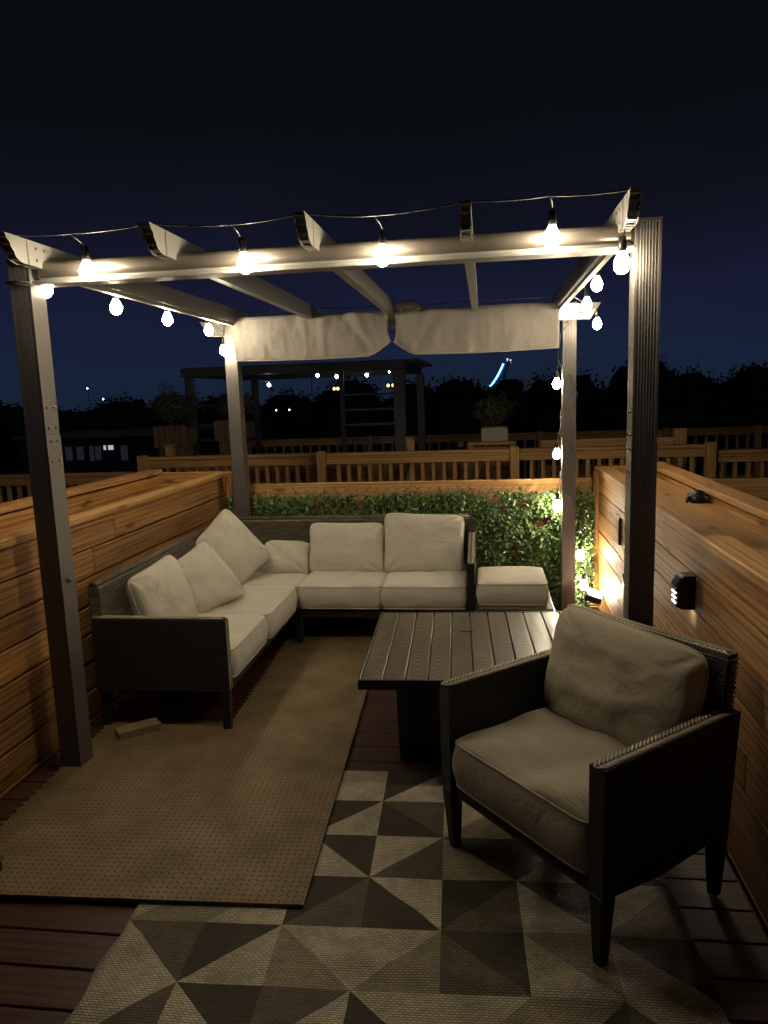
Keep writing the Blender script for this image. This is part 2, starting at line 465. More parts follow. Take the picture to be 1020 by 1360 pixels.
# ---- hedge screen of artificial leaves
t = thing('leaf_screen', 'artificial ivy screen of glossy green leaves on a lattice behind the sofa', 'leaf screen', (-.6, 5.44, 0))
m = MB()
x = -1.9
for dirn in (1, -1):
    x = -2.4
    while x < 2.3:
        # strip from bottom to top clipped in x range
        z0, z1 = .02, .915 + random.uniform(-.015, .022); dx = (z1 - z0) * .8 * dirn
        a, b = x, x + dx
        if max(a, b) < 1.38 and min(a, b) > -1.37:
            pts = [V((a, .012 * dirn, z0)), V((b, .012 * dirn, z1))]
            d = (pts[1] - pts[0]).normalized(); nrm = V((-d.z, 0, d.x)) * .007
            vs = [pts[0] - nrm, pts[0] + nrm, pts[1] + nrm, pts[1] - nrm]
            vs = [v + V((0, -.002, 0)) for v in vs] + [v + V((0, .002, 0)) for v in vs]
            m.add(vs, [(0, 1, 2, 3), (7, 6, 5, 4), (0, 4, 5, 1), (1, 5, 6, 2), (2, 6, 7, 3), (3, 7, 4, 0)])
        x += .078
m.build('lattice', m_lattice, t)
def leaf(m, p, n, L, W, roll, mi=0):
    n = n.normalized(); a = n.orthogonal().normalized(); a = Matrix.Rotation(roll, 3, n) @ a; b = n.cross(a)
    q = [p - a * L * .5, p - a * L * .1 + b * W * .5 + n * W * .12, p + a * L * .5, p - a * L * .1 - b * W * .5 + n * W * .12, p + a * L * .2 + b * W * .34 + n * W * .1, p + a * L * .2 - b * W * .34 + n * W * .1]
    m.add([tuple(v) for v in q], [(0, 5, 4) if False else (0, 3, 5, 2), (0, 2, 4, 1)], [[(0, 0)] * 4, [(0, 0)] * 4], mi)
m = MB()
for i in range(26000):
    x = random.uniform(-1.375, 1.375); z = random.uniform(.02, .925)
    zt = .868 + .045 * noise.noise(V((x * 8, 0, 3))) + (.03 if random.random() < .08 else 0)
    if z > zt: continue
    d = noise.noise(V((x * 7, z * 7, 0)))
    if d < -.28 and random.random() < .75: continue
    y = random.uniform(-.075, .01) - .03 * d
    n = V((random.gauss(0, .6), -1, random.gauss(.25, .6)))
    leaf(m, V((x, y, z)), n, random.choice((1, 1, 1, 1.5)) * random.uniform(.020, .038), random.uniform(.012, .022), random.uniform(0, 6.28))
m.build('foliage', m_leaf, t)

# ------------------------------------------------------------------ pergola
PX0, PX1, PY0, PY1, PW, PD = -1.79, .536, 2.815, 5.27, .09, .10
per = thing('pergola', 'grey metal pergola with fluted posts and decorative rafter ends over the seating', 'pergola', ((PX0 + PX1) / 2, (PY0 + PY1) / 2, 0))
px, py = per.location.x, per.location.y
def post_profile():
    # fluted on the -y and +y faces
    w, d = PW, PD; pts = []
    n = 7; m0 = .009; gw = (w - 2 * m0) / n
    for i in range(n):
        a = m0 + i * gw
        pts += [(a, 0), (a + gw * .3, .0010), (a + gw * .7, .0010), (a + gw, 0)]
    pts = [(0, 0)] + pts + [(w, 0)]
    back = [(x, d - y) for x, y in reversed(pts)]
    return pts + back
prof = post_profile()
def post(x, y, zs, inner):
    m = MB()
    m.prism(prof, zs + .0015, 2.175, 2); big = [(-.0012 + p[0] * (1 + .0024 / PW), -.0012 + p[1] * (1 + .0024 / PD)) for p in prof]
    m.prism(big, 0, zs - .0015, 2)
    m.prism([(.003, .003), (PW - .003, .003), (PW - .003, PD - .003), (.003, PD - .003)], zs - .004, zs + .004, 2)
    m.prism([(-.002, -.002), (PW + .002, -.002), (PW + .002, PD + .002), (-.002, PD + .002)], 2.176, 2.188, 2)
    m.prism([(-.012, -.012), (PW + .012, -.012), (PW + .012, PD + .012), (-.012, PD + .012)], .0, .012, 2)
    o = m.build('post', m_alu, per); o.location = (x - px, y - py, 0)
    fx = PW if inner > 0 else 0
    for dz in (.11, .025, -.03, -.115):
        for dy in (.025, .075):
            mb = MB(); Mx = Matrix.Translation((fx, dy, zs + dz)) @ Matrix.Rotation(R(90) * (1 if inner > 0 else -1), 4, 'Y')
            mb.lathe([(.007, 0), (.007, .002), (.005, .005), (.001, .006)], seg=8, M=Mx)
            b = mb.build('bolt', m_bolt, o)
    return o
p_fl = post(PX0 - PW, PY0, 1.49, 1); p_fr = post(PX1, PY0, 1.40, -1)
p_bl = post(PX0 - PW, PY1, 1.40, 1); p_br = post(PX1, PY1, 1.38, -1)
mb = MB(); mb.lathe([(.013, 0), (.013, .006), (.006, .014), (.001, .016)], seg=10, M=Matrix.Translation((PW, .05, .862)) @ Matrix.Rotation(R(90), 4, 'Y')); mb.build('bolt', m_bolt, p_fl)
# front beam: rounded upper body with projecting lower lip
def cap_profile(y0, y1, z0, z1, r=.02, n=5):
    pts = []
    for cx, cz, a0 in ((y1 - r, z1 - r, 0), (y0 + r, z1 - r, 90), (y0 + r, z0 + r, 180), (y1 - r, z0 + r, 270)):
        for k in range(n + 1):
            a = R(a0 + 90 * k / n); pts.append((cx + r * math.cos(a), cz + r * math.sin(a)))
    return pts
m = MB()
m.prism(cap_profile(PY0 + .008 - py, PY0 + .088 - py, 2.113, 2.176, .026, 8), PX0 + .03 - px, PX1 - .012 - px, 0, smooth=True)
m.build('front_beam', m_beam, per); m = MB()
m.prism(cap_profile(PY0 + .030 - py, PY0 + .080 - py, 2.100, 2.1135, .003, 3), PX0 + .01 - px, PX1 - .006 - px, 0)
m.prism(cap_profile(PY0 + .002 - py, PY0 + .092 - py, 2.084, 2.1005, .005, 3), PX0 + .008 - px, PX1 - .002 - px, 0, smooth=False)
m.build('beam_lip', m_alu2, per)
for x0, x1 in ((PX0 + .004, PX0 + .029), (PX1 - .013, PX1 - .001)):
    m = MB(); m.prism(cap_profile(PY0 + .012 - py, PY0 + .084 - py, 2.104, 2.172, .026, 6), x0 - px, x1 - px, 0); m.build('beam_cap', m_bolt, per)
m = MB(); m.prism([(PX0 - PW - .155 - px, 2.172), (PX1 + PW + .155 - px, 2.172), (PX1 + PW + .085 - px, 2.068), (PX0 - PW - .085 - px, 2.068)], PY1 - .048 - py, PY1 - .003 - py, 1)
m.build('back_beam', m_alu2, per, .002)
m = MB()
for xs in (PX0 - PW - .02, PX0 + .02, PX1 - .02, PX1 + PW + .02, ): m.box(xs - .0012 - px, xs + .0012 - px, PY1 - .0495 - py, PY1 - .0485 - py, 2.072, 2.168)
m.build('seam_line', m_bolt, per)
# rafters with scalloped hollow ends
def rafter(x, y0, y1, w=.040, zb=2.145, h=.095, plate=False):
    prof_ = [(y0 + .115, zb)]
    # scalloped nose from bottom back up to top front
    for a, (yy, zz) in enumerate(((.085, .004), (.062, .014), (.050, .026), (.052, .032), (.036, .044), (.027, .056), (.030, .062), (.014, .074), (.0, .095))):
        prof_.append((y0 + yy, zb + zz))
    prof_ += [(y1 - .02 + .02, zb + h), (y1 - .05, zb)]
    pl = [(a - py, b) for a, b in prof_]
    m = MB()
    th = .004
    # two side skins + top + bottom: a hollow tube, open scalloped nose
    m.prism(pl, x - w / 2 - px, x - w / 2 + th - px, 0)
    m.prism(pl, x + w / 2 - th - px, x + w / 2 - px, 0)
    m.box(x - w / 2 + th - px, x + w / 2 - th - px, y0 + .004 - py, y1 - .004 - py, zb + h - th - .001, zb + h - .001)
    m.box(x - w / 2 + th - px, x + w / 2 - th - px, y0 + .115 - py, y1 - .05 - py, zb + .001, zb + th + .001)
    o = m.build('rafter', m_alu2, per, .001)
    m = MB()
    for zz, yy in ((.012, .072), (.032, .056), (.062, .034), (.084, .013)):
        m.box(x - w / 2 + th + .001 - px, x + w / 2 - th - .001 - px, y0 + yy - py, y0 + yy + .03 - py, zb + zz - .002, zb + zz + .003)
    m.prism([(y0 + .098 - py, zb + .006), (y0 + .103 - py, zb + .006), (y0 + .038 - py, zb + h - .007), (y0 + .033 - py, zb + h - .007)], x - w / 2 + th + .002 - px, x + w / 2 - th - .002 - px, 0)
    m.build('end_cap', m_cappale, o)
    m = MB()
    for yy in (.13, .135):
        m.box(x - w / 2 - .001 - px, x + w / 2 + .001 - px, y0 + yy - py, y0 + yy + .0015 - py, zb - .001, zb + h + .001)
    if plate: m.box(x - w / 2 - .001 - px, x + w / 2 + .001 - px, y0 + .30 - py, y0 + .302 - py, zb - .001, zb + h + .001)
    m.build('end_seam', m_bolt, o)
    if plate:
        for sx in (-1, 1):
            for yy in (.19, .245):
                for zz in (.025, .07):
                    mb = MB(); mb.lathe([(.006, 0), (.006, .002), (.003, .004)], seg=8, M=Matrix.Translation((x + sx * w / 2 - px, y0 + yy - py, zb + zz)) @ Matrix.Rotation(R(90) * sx, 4, 'Y')); mb.build('bolt', m_bolt, o)
    return o
rafter(-1.755, 2.60, 5.43, plate=True); rafter(.497, 2.60, 5.43, plate=True)
for x in (-1.195, -.630, -.058): rafter(x, 2.60, 5.43)
# under-strips along the outer rafters (bright channel)
for x in (-1.762, .505):
    m = MB(); m.box(x - .012 - px, x + .012 - px, PY0 + .10 - py, PY1 - .05 - py, 2.125, 2.1445); m.build('track', m_alu2, per)

# ---- retracted canopy
can = thing('canopy', 'beige fabric canopy gathered along the back beam of the pergola', 'canopy', (-.63, 5.17, 2.0))
def drape(x0, x1, inner_right, seedv):
    m = MB(); nx, nz = 90, 14
    vs = []; L = x1 - x0
    for side in (0, 1):
        for j in range(nz + 1):
            tz = j / nz
            for i in range(nx + 1):
                s = i / nx; e = s if inner_right else 1 - s   # e=1 at centre gap
                X = x0 + L * s
                lift = 0
                if e > .87: lift = ((e - .87) / .13) ** 1.3 * .085
                zt = .180; zbm = -.118 - .01 * math.sin(s * 3.1) + lift
                tuck = max(0, (e - .88) / .12)
                z = zt + (zbm - zt) * tz
                if side: z = zt - .004 + (zbm + .012 - zt) * tz
                fold = .026 * noise.noise(V((X * 7 + seedv, tz * 1.2, side * 5))) + .011 * noise.noise(V((X * 22 + seedv, tz * 3, 1)))
                fold += .010 * math.sin(X * 38 + seedv + 2 * noise.noise(V((X * 3, 0, 0)))) * (.25 + .75 * tz) * .5
                diag = .02 * math.exp(-((e - .78 - .12 * tz) / .03) ** 2) - .018 * math.exp(-((e - .70 - .18 * tz) / .03) ** 2)
                belly = .025 * math.sin(tz * math.pi)
                Y = (-.035 - belly - fold - diag) if not side else (.025 + fold * .5)
                Y += tuck * (.03 if not side else -.01)
                X2 = X + (-(1 if inner_right else -1)) * .018 * tuck * math.sin(tz * 3.1)
                vs.append((X2, Y, z))
    W = nx + 1; off = W * (nz + 1); fs = []
    for j in range(nz):
        for i in range(nx):
            a = j * W + i
            fs.append((a, a + W, a + W + 1, a + 1)); fs.append((off + a, off + a + 1, off + a + W + 1, off + a + W))
    for i in range(nx):
        a = nz * W + i; fs.append((a, off + a, off + a + 1, a + 1))
    m.add(vs, fs, None, 0, True)
    o = m.build('canopy_panel', m_canvas, can)
    s_ = o.modifiers.new('Solidify', 'SOLIDIFY'); s_.thickness = .003
    # hem rod
    mh = MB(); mh.tube([(x0 + .004 + (x1 - x0 - .008) * k / 30, -.058 + .004 * math.sin(k), -.118 - .01 * math.sin(k / 30 * 3.1) + (((k / 30 if inner_right else 1 - k / 30) - .87) / .13) ** 1.3 * .085 if (k / 30 if inner_right else 1 - k / 30) > .87 else -.118 - .01 * math.sin(k / 30 * 3.1)) for k in range(31)], .006, 6)
    mh.build('hem', m_canvas, o)
    return o
drape(-1.12, -.012, True, 0); drape(.012, 1.125, False, 9)
m = MB(); m.tube([(-1.12, .0, .172), (1.125, .0, .172)], .008, 8); m.build('canopy_rod', m_alu2, can)
for cx in (-.12, .12):
    m = MB(); m.tube([(cx - .05, -.062, .175), (cx - .04, -.07, .158), (cx, -.075, .15), (cx + .04, -.07, .158), (cx + .05, -.062, .175)], .004, 6); m.build('tie_cord', m_pot, can)
m = MB(); m.tube([(.06, -.02, .17), (.07, -.03, .205), (.11, -.035, .212), (.17, -.03, .208), (.20, -.02, .175)], [.02, .03, .032, .028, .018], 8); m.build('fabric_bunch', m_canvas, can)

# ------------------------------------------------------------------ string lights
st = thing('string_light', 'string of glowing round bulbs draped round the pergola and down its back right post', 'string lights', (-.6, 2.8, 2.2))
so = st.location
bulb_prof = [(.011, .040), (.013, .030), (.020, .018), (.0265, .004), (.029, -.010), (.0265, -.024), (.018, -.036), (.006, -.042)]
msk = MB(); msk.lathe([(.006, .088), (.013, .082), (.0145, .05), (.0155, .036), (.012, .034)], seg=12); sock0 = msk.build('socket', m_black, st)
mbl = MB(); mbl.lathe(bulb_prof[::-1], seg=16); bulb0 = mbl.build('bulb', m_bulb, sock0)
first = [True]
def bulb(x, y, z, tilt=0, rz=0, hang=None):
    if first[0]: s = sock0; first[0] = False
    else:
        s = sock0.copy(); C.objects.link(s); s.parent = st
        b = bulb0.copy(); C.objects.link(b); b.parent = s
    s.location = V((x, y, z)) - so; s.rotation_euler = (tilt, 0, rz)
    Mx = Matrix.Rotation(rz, 3, 'Z') @ Matrix.Rotation(tilt, 3, 'X')
    top = V((x, y, z)) + Mx @ V((0, 0, .085))
    if hang:
        m = MB(); m.tube([top - so, (top + V(hang)) / 2 - so + V((.004, 0, 0)), V(hang) - so], .0028, 6); m.build('drop_cord', m_cable, st)
front = [(-1.509, 2.118), (-.881, 2.110), (-.362, 2.107), (.241, 2.135)]
for q_, (x, z) in enumerate(front): bulb(x, 2.755, z, (.05, -.12, .10, -.04)[q_], q_ * 1.3, hang=(x - .015, 2.68, z + .118))
bulb(.488, 2.798, 2.040, .1, hang=(.492, 2.79, 2.15))
for y, z in ((2.962, 2.096), (3.56, 2.088), (4.16, 2.088)): bulb(-1.80, y - .03, z - .005, hang=(-1.785, y - .03, z + .10))
bulb(-1.83, 4.85, 2.082, hang=(-1.80, 4.85, 2.20)); bulb(-1.86, 5.20, 1.97, .15, hang=(-1.85, 5.21, 2.09))
for x, y, z in ((.59, 4.10, 2.145), (.605, 4.60, 2.10)): bulb(x, y, z, hang=(x - .06, y, z + .105))
bulb(.752, 5.2, 2.035, .2, hang=(.73, 5.2, 2.14)); bulb(.553, 5.185, 2.128, .35, hang=(.56, 5.2, 2.24))
pb = [(.497, 5.30, 1.65), (.500, 5.30, 1.16), (.502, 5.29, .795), (.662, 5.29, .43), (.690, 5.29, .21)]
for x, y, z in pb: bulb(x, y, z, .12, hang=(x + .012, y + .01, z + .15))
def cat(a, b, sag=.03, n=8):
    a, b = V(a), V(b); return [a.lerp(b, k / n) - V((0, 0, sag * 4 * (k / n) * (1 - k / n))) for k in range(n + 1)]
m = MB()
wire = [(-1.86, 2.66, 2.225)]
nodes = [(-1.755, 2.66, 2.245), (-1.524, 2.68, 2.236), (-1.195, 2.65, 2.245), (-.896, 2.68, 2.228), (-.63, 2.65, 2.245), (-.377, 2.68, 2.225), (-.058, 2.65, 2.245), (.226, 2.68, 2.250), (.497, 2.65, 2.246)]
for i in range(len(nodes) - 1): wire += cat(nodes[i], nodes[i + 1], .006, 5)
m.tube([V(p) - so for p in wire], .0032, 6)
lw = []
ln = [(-1.755, 2.66, 2.246), (-1.80, 2.93, 2.20), (-1.79, 3.53, 2.19), (-1.79, 4.13, 2.19), (-1.805, 4.85, 2.20), (-1.86, 5.21, 2.09), (-1.84, 5.24, 2.17), (-1.75, 5.30, 2.246)]
for i in range(len(ln) - 1): lw += cat(ln[i], ln[i + 1], .012, 5)
m.tube([V(p) - so for p in lw], .0032, 6)
rw = []
rn = [(.497, 2.66, 2.246), (.53, 2.9, 2.243), (.53, 4.10, 2.25), (.545, 4.60, 2.205), (.56, 5.2, 2.24), (.73, 5.2, 2.14), (.60, 5.18, 2.10), (.517, 5.25, 1.98), (.505, 5.30, 1.82), (.509, 5.30, 1.80), (.525, 5.26, 1.76), (.58, 5.262, 1.70), (.634, 5.262, 1.57)]
for i in range(len(rn) - 1): rw += cat(rn[i], rn[i + 1], .006, 4)
# wraps round the post on its way down
def ring(z0, z1, near=None):
    return [(.636, 5.262, z0), (.64, 5.33, z0 - .03), (.632, 5.378, z0 - .06), (.58, 5.38, z0 - .09), (.53, 5.376, z0 - .12), (.525, 5.30, z1 + .05), (.520, 5.255, z1)]
rw += ring(1.57, 1.33) + [(.512, 5.30, 1.31), (.526, 5.262, 1.28), (.60, 5.260, 1.20), (.636, 5.262, 1.10)] + ring(1.10, .98)
rw += [(.514, 5.30, .945), (.526, 5.262, .92), (.60, 5.26, .84), (.655, 5.27, .74), (.69, 5.29, .66), (.674, 5.30, .58), (.69, 5.30, .48), (.702, 5.30, .36), (.715, 5.31, .28), (.72, 5.33, .05)]
m.tube([V(p) - so for p in rw], .0032, 6)
bw_ = []
bn = [(-1.75, 5.34, 2.246), (-1.45, 5.345, 2.232), (-1.195, 5.35, 2.246), (-.9, 5.345, 2.235), (-.63, 5.35, 2.246), (-.35, 5.345, 2.23), (-.058, 5.35, 2.246), (.2, 5.345, 2.236), (.497, 5.34, 2.246)]
for i in range(len(bn) - 1): bw_ += cat(bn[i], bn[i + 1], .006, 4)
m.tube([V(p) - so for p in bw_], .003, 6)
# loop of spare cable round the left front post
m.tube([V(p) - so for p in [(-1.885, 2.80, 2.095), (-1.83, 2.795, 2.10), (-1.78, 2.805, 2.09), (-1.775, 2.83, 2.085), (-1.78, 2.80, 2.08), (-1.83, 2.79, 2.083), (-1.885, 2.80, 2.095)]], .004, 6)
m.build('cable', m_cable, st)

# ------------------------------------------------------------------ cushions
def pillow(corners, thick, name, label=None, parent=None, seed=0, mat=None, ear=.06):
    """corners: 4 points in order round the pillow (world); returns mesh object (origin at centre)"""
    mat = mat or m_fab
    A, B, Cc, D = [V(c) for c in corners]
    cen = (A + B + Cc + D) / 4
    n = ((B - A).cross(D - A)).normalized()
    if n.y > 0: n = -n
    N = 34; vs = []; idx = {}
    def pt(s, t, side):
        k = 1 - ear * (1 - t * t) * abs(s) ** 3; l = 1 - ear * (1 - s * s) * abs(t) ** 3
        ri = max(abs(s), abs(t)); L2 = math.hypot(s, t) or 1; dx_, dy_ = abs(s) / L2, abs(t) / L2
        ro = ri / ((dx_ ** 7 + dy_ ** 7) ** (1 / 7)) / L2 if ri > 0 else 1
        ss, tt = s * k * ro * 1.02, t * l * ro * 1.02
        u, v = (ss + 1) / 2, (tt + 1) / 2
        p = (A * (1 - u) + B * u) * (1 - v) + (D * (1 - u) + Cc * u) * v
        rim = max(0, (1 - s ** 4) * (1 - t ** 4)) ** .5
        f = (max(0, (1 - s * s) * (1 - t * t)) ** .33) * .9 + .1 * rim
        q = V((s * 1.4 + seed, t * 1.4, side * 3))
        wr = .14 * noise.noise(q * 1.3) + .05 * noise.noise(q * 3.3) + .05 * abs(noise.noise(V((s * 2 + 3 * noise.noise(q * .8), t * 7, seed))))
        # radial pleats from the corners
        for cs, ct in ((-1, -1), (1, -1), (1, 1), (-1, 1)):
            dx, dy = s - cs, t - ct; rr = math.hypot(dx, dy); an = math.atan2(dy, dx)
            wr += .12 * math.exp(-(rr / .45) ** 2) * math.sin(an * 11 + seed + cs)
        f = f * (1 + wr * 1.2)
        return p + n * (thick / 2 * f * (1 if side == 0 else -1))
    for side in (0, 1):
        for j in range(N + 1):
            for i in range(N + 1):
                s, t = -1 + 2 * i / N, -1 + 2 * j / N
                # denser near rim
                s = math.sin(s * math.pi / 2); t = math.sin(t * math.pi / 2)
                if side == 1 and (i in (0, N) or j in (0, N)): idx[(1, i, j)] = idx[(0, i, j)]; continue
                idx[(side, i, j)] = len(vs); vs.append(pt(s, t, side) - cen)
    fs = []
    for side in (0, 1):
        for j in range(N):
            for i in range(N):
                f = (idx[(side, i, j)], idx[(side, i + 1, j)], idx[(side, i + 1, j + 1)], idx[(side, i, j + 1)])
                fs.append(f if side else f[::-1])
    m = MB(); m.add(vs, fs, None, 0, True); o = m.build(name, mat, parent); o.location = cen
    rim = [vs[idx[(0, i, 0)]] for i in range(N)] + [vs[idx[(0, N, j)]] for j in range(N)] + [vs[idx[(0, N - i, N)]] for i in range(N)] + [vs[idx[(0, 0, N - j)]] for j in range(N)]
    mp = MB(); mp.tube([p * 1.004 for p in rim], .0042, 6, closed=True); mp.build('piping', m_pipe if mat is m_fab else mat, o)
    return o
def seat_cushion(x0, x1, y0, y1, z0, z1, parent, name='seat_cushion', seed=0, mat=None, crown=.022, wr=.018, r=.035):
    mat = mat or m_fab
    cx, cy = (x0 + x1) / 2, (y0 + y1) / 2; hx, hy = (x1 - x0) / 2, (y1 - y0) / 2
    N = 26
    def outline(s, t, grow=0):
        # square -> rounded square
        ri = max(abs(s), abs(t)); L2 = math.hypot(s, t) or 1; ro = ri / (((abs(s) / L2) ** 16 + (abs(t) / L2) ** 16) ** (1 / 16)) / L2 if ri > 0 else 1
        s2, t2 = s * ro, t * ro
        return s2 * (hx + grow), t2 * (hy + grow)
    vs = []; idx = {}
    h = z1 - z0
    for side in (0, 1):
        for j in range(N + 1):
            for i in range(N + 1):
                s, t = math.sin((-1 + 2 * i / N) * math.pi / 2), math.sin((-1 + 2 * j / N) * math.pi / 2)
                x, y = outline(s, t)
                d = max(0, (1 - s ** 6) * (1 - t ** 6)) ** .5
                q = V((x * 5 + seed, y * 5 + seed * 2, 0))
                z = (z1 if side == 0 else z0) + (1 if side == 0 else -.3) * (crown * d)
                if side == 0:
                    z += d * wr * (noise.noise(q) + .5 * noise.noise(q * 2.3) + .55 * abs(noise.noise(V((x * 16 + 5 * noise.noise(q * .7), y * 5, seed)))))
                idx[(side, i, j)] = len(vs); vs.append((x, y, z))
    fs = []
    for side in (0, 1):
        for j in range(N):
            for i in range(N):
                f = (idx[(side, i, j)], idx[(side, i + 1, j)], idx[(side, i + 1, j + 1)], idx[(side, i, j + 1)])
                fs.append(f if not side else f[::-1])
    loop = [(i, 0) for i in range(N)] + [(N, j) for j in range(N)] + [(N - i, N) for i in range(N)] + [(0, N - j) for j in range(N)]
    prev = [idx[(0, i, j)] for i, j in loop]; K = 5
    for k in range(1, K + 1):
        tt = k / K
        if k < K:
            cur = []
            for (i, j) in loop:
                a = V(vs[idx[(0, i, j)]]); b = V(vs[idx[(1, i, j)]]); p = a.lerp(b, tt)
                o_ = V((a.x / hx, a.y / hy, 0)); g_ = math.sin(tt * math.pi) * .013 * (1 + .5 * noise.noise(V((a.x * 9, a.y * 9, tt * 2 + seed))))
                ax = V((math.copysign(abs(o_.x) ** 8, o_.x), math.copysign(abs(o_.y) ** 8, o_.y), 0))
                p = p + ax * g_; cur.append(len(vs)); vs.append(tuple(p))
        else: cur = [idx[(1, i, j)] for i, j in loop]
        for q in range(len(loop)):
            q2 = (q + 1) % len(loop); fs.append((prev[q], cur[q], cur[q2], prev[q2]))
        prev = cur
    m = MB(); m.add(vs, fs, None, 0, True); o = m.build(name, mat, parent)
    o.location = (cx, cy, 0)
    for side in (0, 1):
        mp = MB(); mp.tube([V(vs[idx[(side, i, j)]]) * 1.0 for i, j in loop], .0042, 6, closed=True)
        mp.build('piping', m_pipe if mat is m_fab else mat, o)
    return o

def braid(m, a, b, width, up, step=.0165):
    """two-row chevron of rattan strands along a->b"""
    a, b, up = V(a), V(b), V(up).normalized(); d = (b - a); L = d.length; d.normalize(); s = d.cross(up).normalized(); up = s.cross(d)
    n = int(L / step)
    for row in (-1, 1):
        for k in range(n):
            c = a + d * (step * (k + .5)) + s * (row * width * .25) + up * .002
            dirv = (s * row * .55 + d * .8).normalized(); side = dirv.cross(up).normalized()
            hl, hw, hh = width * .36, .0042, .0028
            vs = []
            for q, sc_ in ((-1, .35), (-.45, 1), (.45, 1), (1, .35)):
                for w_, h_ in ((-1, 0), (-.5, .8), (.5, .8), (1, 0)):
                    vs.append(c + dirv * hl * q + side * hw * w_ * sc_ + up * hh * (h_ * sc_))
            fs = []
            for i in range(3):
                for j in range(3):
                    fs.append((i * 4 + j, i * 4 + j + 1, i * 4 + j + 5, i * 4 + j + 4))
            fs += [(0, 4, 8, 12, 15, 11, 7, 3)]
            m.add(vs, fs, None, 0, True)

# ------------------------------------------------------------------ sofa
sofa = thing('corner_sofa', 'L shaped brown wicker corner sofa with beige seat cushions', 'sofa', (-1.2, 4.6, 0))
sx, sy = -1.2, 4.6
def sb(m, x0, x1, y0, y1, z0, z1, **k): m.box(x0 - sx, x1 - sx, y0 - sy, y1 - sy, z0, z1, **k)
ST = .405; SB = .27
m = MB(); sb(m, -1.86, -1.235, 3.25, 5.10, .215, .262); sb(m, -1.235, -.10, 4.475, 5.10, .215, .262); m.build('seat_frame', m_wick, sofa, .006)
# backrests with slight lean, made as prisms
m = MB(); m.prism([(-1.93 - sx, .20), (-1.865 - sx, .20), (-1.872 - sx, .725), (-1.93 - sx, .725)], 3.245 - sy, 5.155 - sy, 1); bl = m.build('backrest', m_wick2, sofa, .008)
m = MB(); m.prism([(5.09 - sy, .20), (5.155 - sy, .20), (5.165 - sy, .735), (5.115 - sy, .735)], -1.864 - sx, -.115 - sx, 0); bb = m.build('backrest', m_wick2, sofa, .008)
m = MB(); m.tube([(-1.905 - sx, 3.25 - sy, .73), (-1.905 - sx, 5.14 - sy, .73)], .022, 8); m.tube([(-1.88 - sx, 5.142 - sy, .738), (-.12 - sx, 5.142 - sy, .738)], .022, 8)
m.build('back_trim', m_wick2, sofa)
m = MB(); m.box(-1.915 - sx, -1.235 - sx, 3.215 - sy, 3.262 - sy, .21, .578); al = m.build('armrest', m_wick, sofa, .006)
m = MB(); braid(m, (-1.91 - sx, 3.238 - sy, .578), (-1.235 - sx, 3.238 - sy, .578), .05, (0, 0, 1)); braid(m, (-1.234 - sx, 3.238 - sy, .575), (-1.234 - sx, 3.238 - sy, .215), .046, (1, 0, 0)); m.build('braided_trim', m_braid, al)
m = MB(); m.prism([(4.42 - sy, .21), (5.16 - sy, .21), (5.16 - sy, .72), (5.10 - sy, .72), (4.99 - sy, .655), (4.42 - sy, .565)], -.122 - sx, -.076 - sx, 0); ar = m.build('armrest', m_wick, sofa, .006)
m = MB(); braid(m, (-.099 - sx, 4.42 - sy, .566), (-.099 - sx, 4.99 - sy, .656), .044, (0, -.1, 1)); m.build('braided_trim', m_braid, ar)
legm = MB(); legm.prism([(-.026, 0), (.026, 0), (.026, .0), (.026, .001)], 0, 0, 2) if False else None
def leg_mesh(m, cx, cy, zt, wt, wb, dx=0, dy=0):
    vs = [(cx + dx + a * wb, cy + dy + b * wb, 0) for a, b in ((-1, -1), (1, -1), (1, 1), (-1, 1))] + [(cx + a * wt, cy + b * wt, zt) for a, b in ((-1, -1), (1, -1), (1, 1), (-1, 1))]
    m.add(vs, [(3, 2, 1, 0), (4, 5, 6, 7), (0, 1, 5, 4), (1, 2, 6, 5), (2, 3, 7, 6), (3, 0, 4, 7)])
for x, y in ((-1.262, 3.24), (-1.89, 3.25), (-1.89, 5.11), (-.105, 5.12), (-.105, 4.45), (-1.22, 4.50)):
    m = MB(); leg_mesh(m, x - sx, y - sy, .214, .024, .018); m.build('leg', m_leg, sofa, .003)
for k, (x0, x1, y0, y1, sd) in enumerate(((-1.855, -1.225, 3.27, 3.845, 1), (-1.855, -1.215, 3.85, 4.465, 2), (-1.855, -1.215, 4.47, 5.08, 3), (-1.205, -.672, 4.455, 5.08, 4), (-.665, -.130, 4.455, 5.08, 5))):
    o = seat_cushion(x0, x1, y0, y1, SB - .004, ST - (.006 if k == 2 else 0), None, seed=sd * 3.1)
    o.parent = sofa; o.location = (o.location.x - sx, o.location.y - sy, 0)

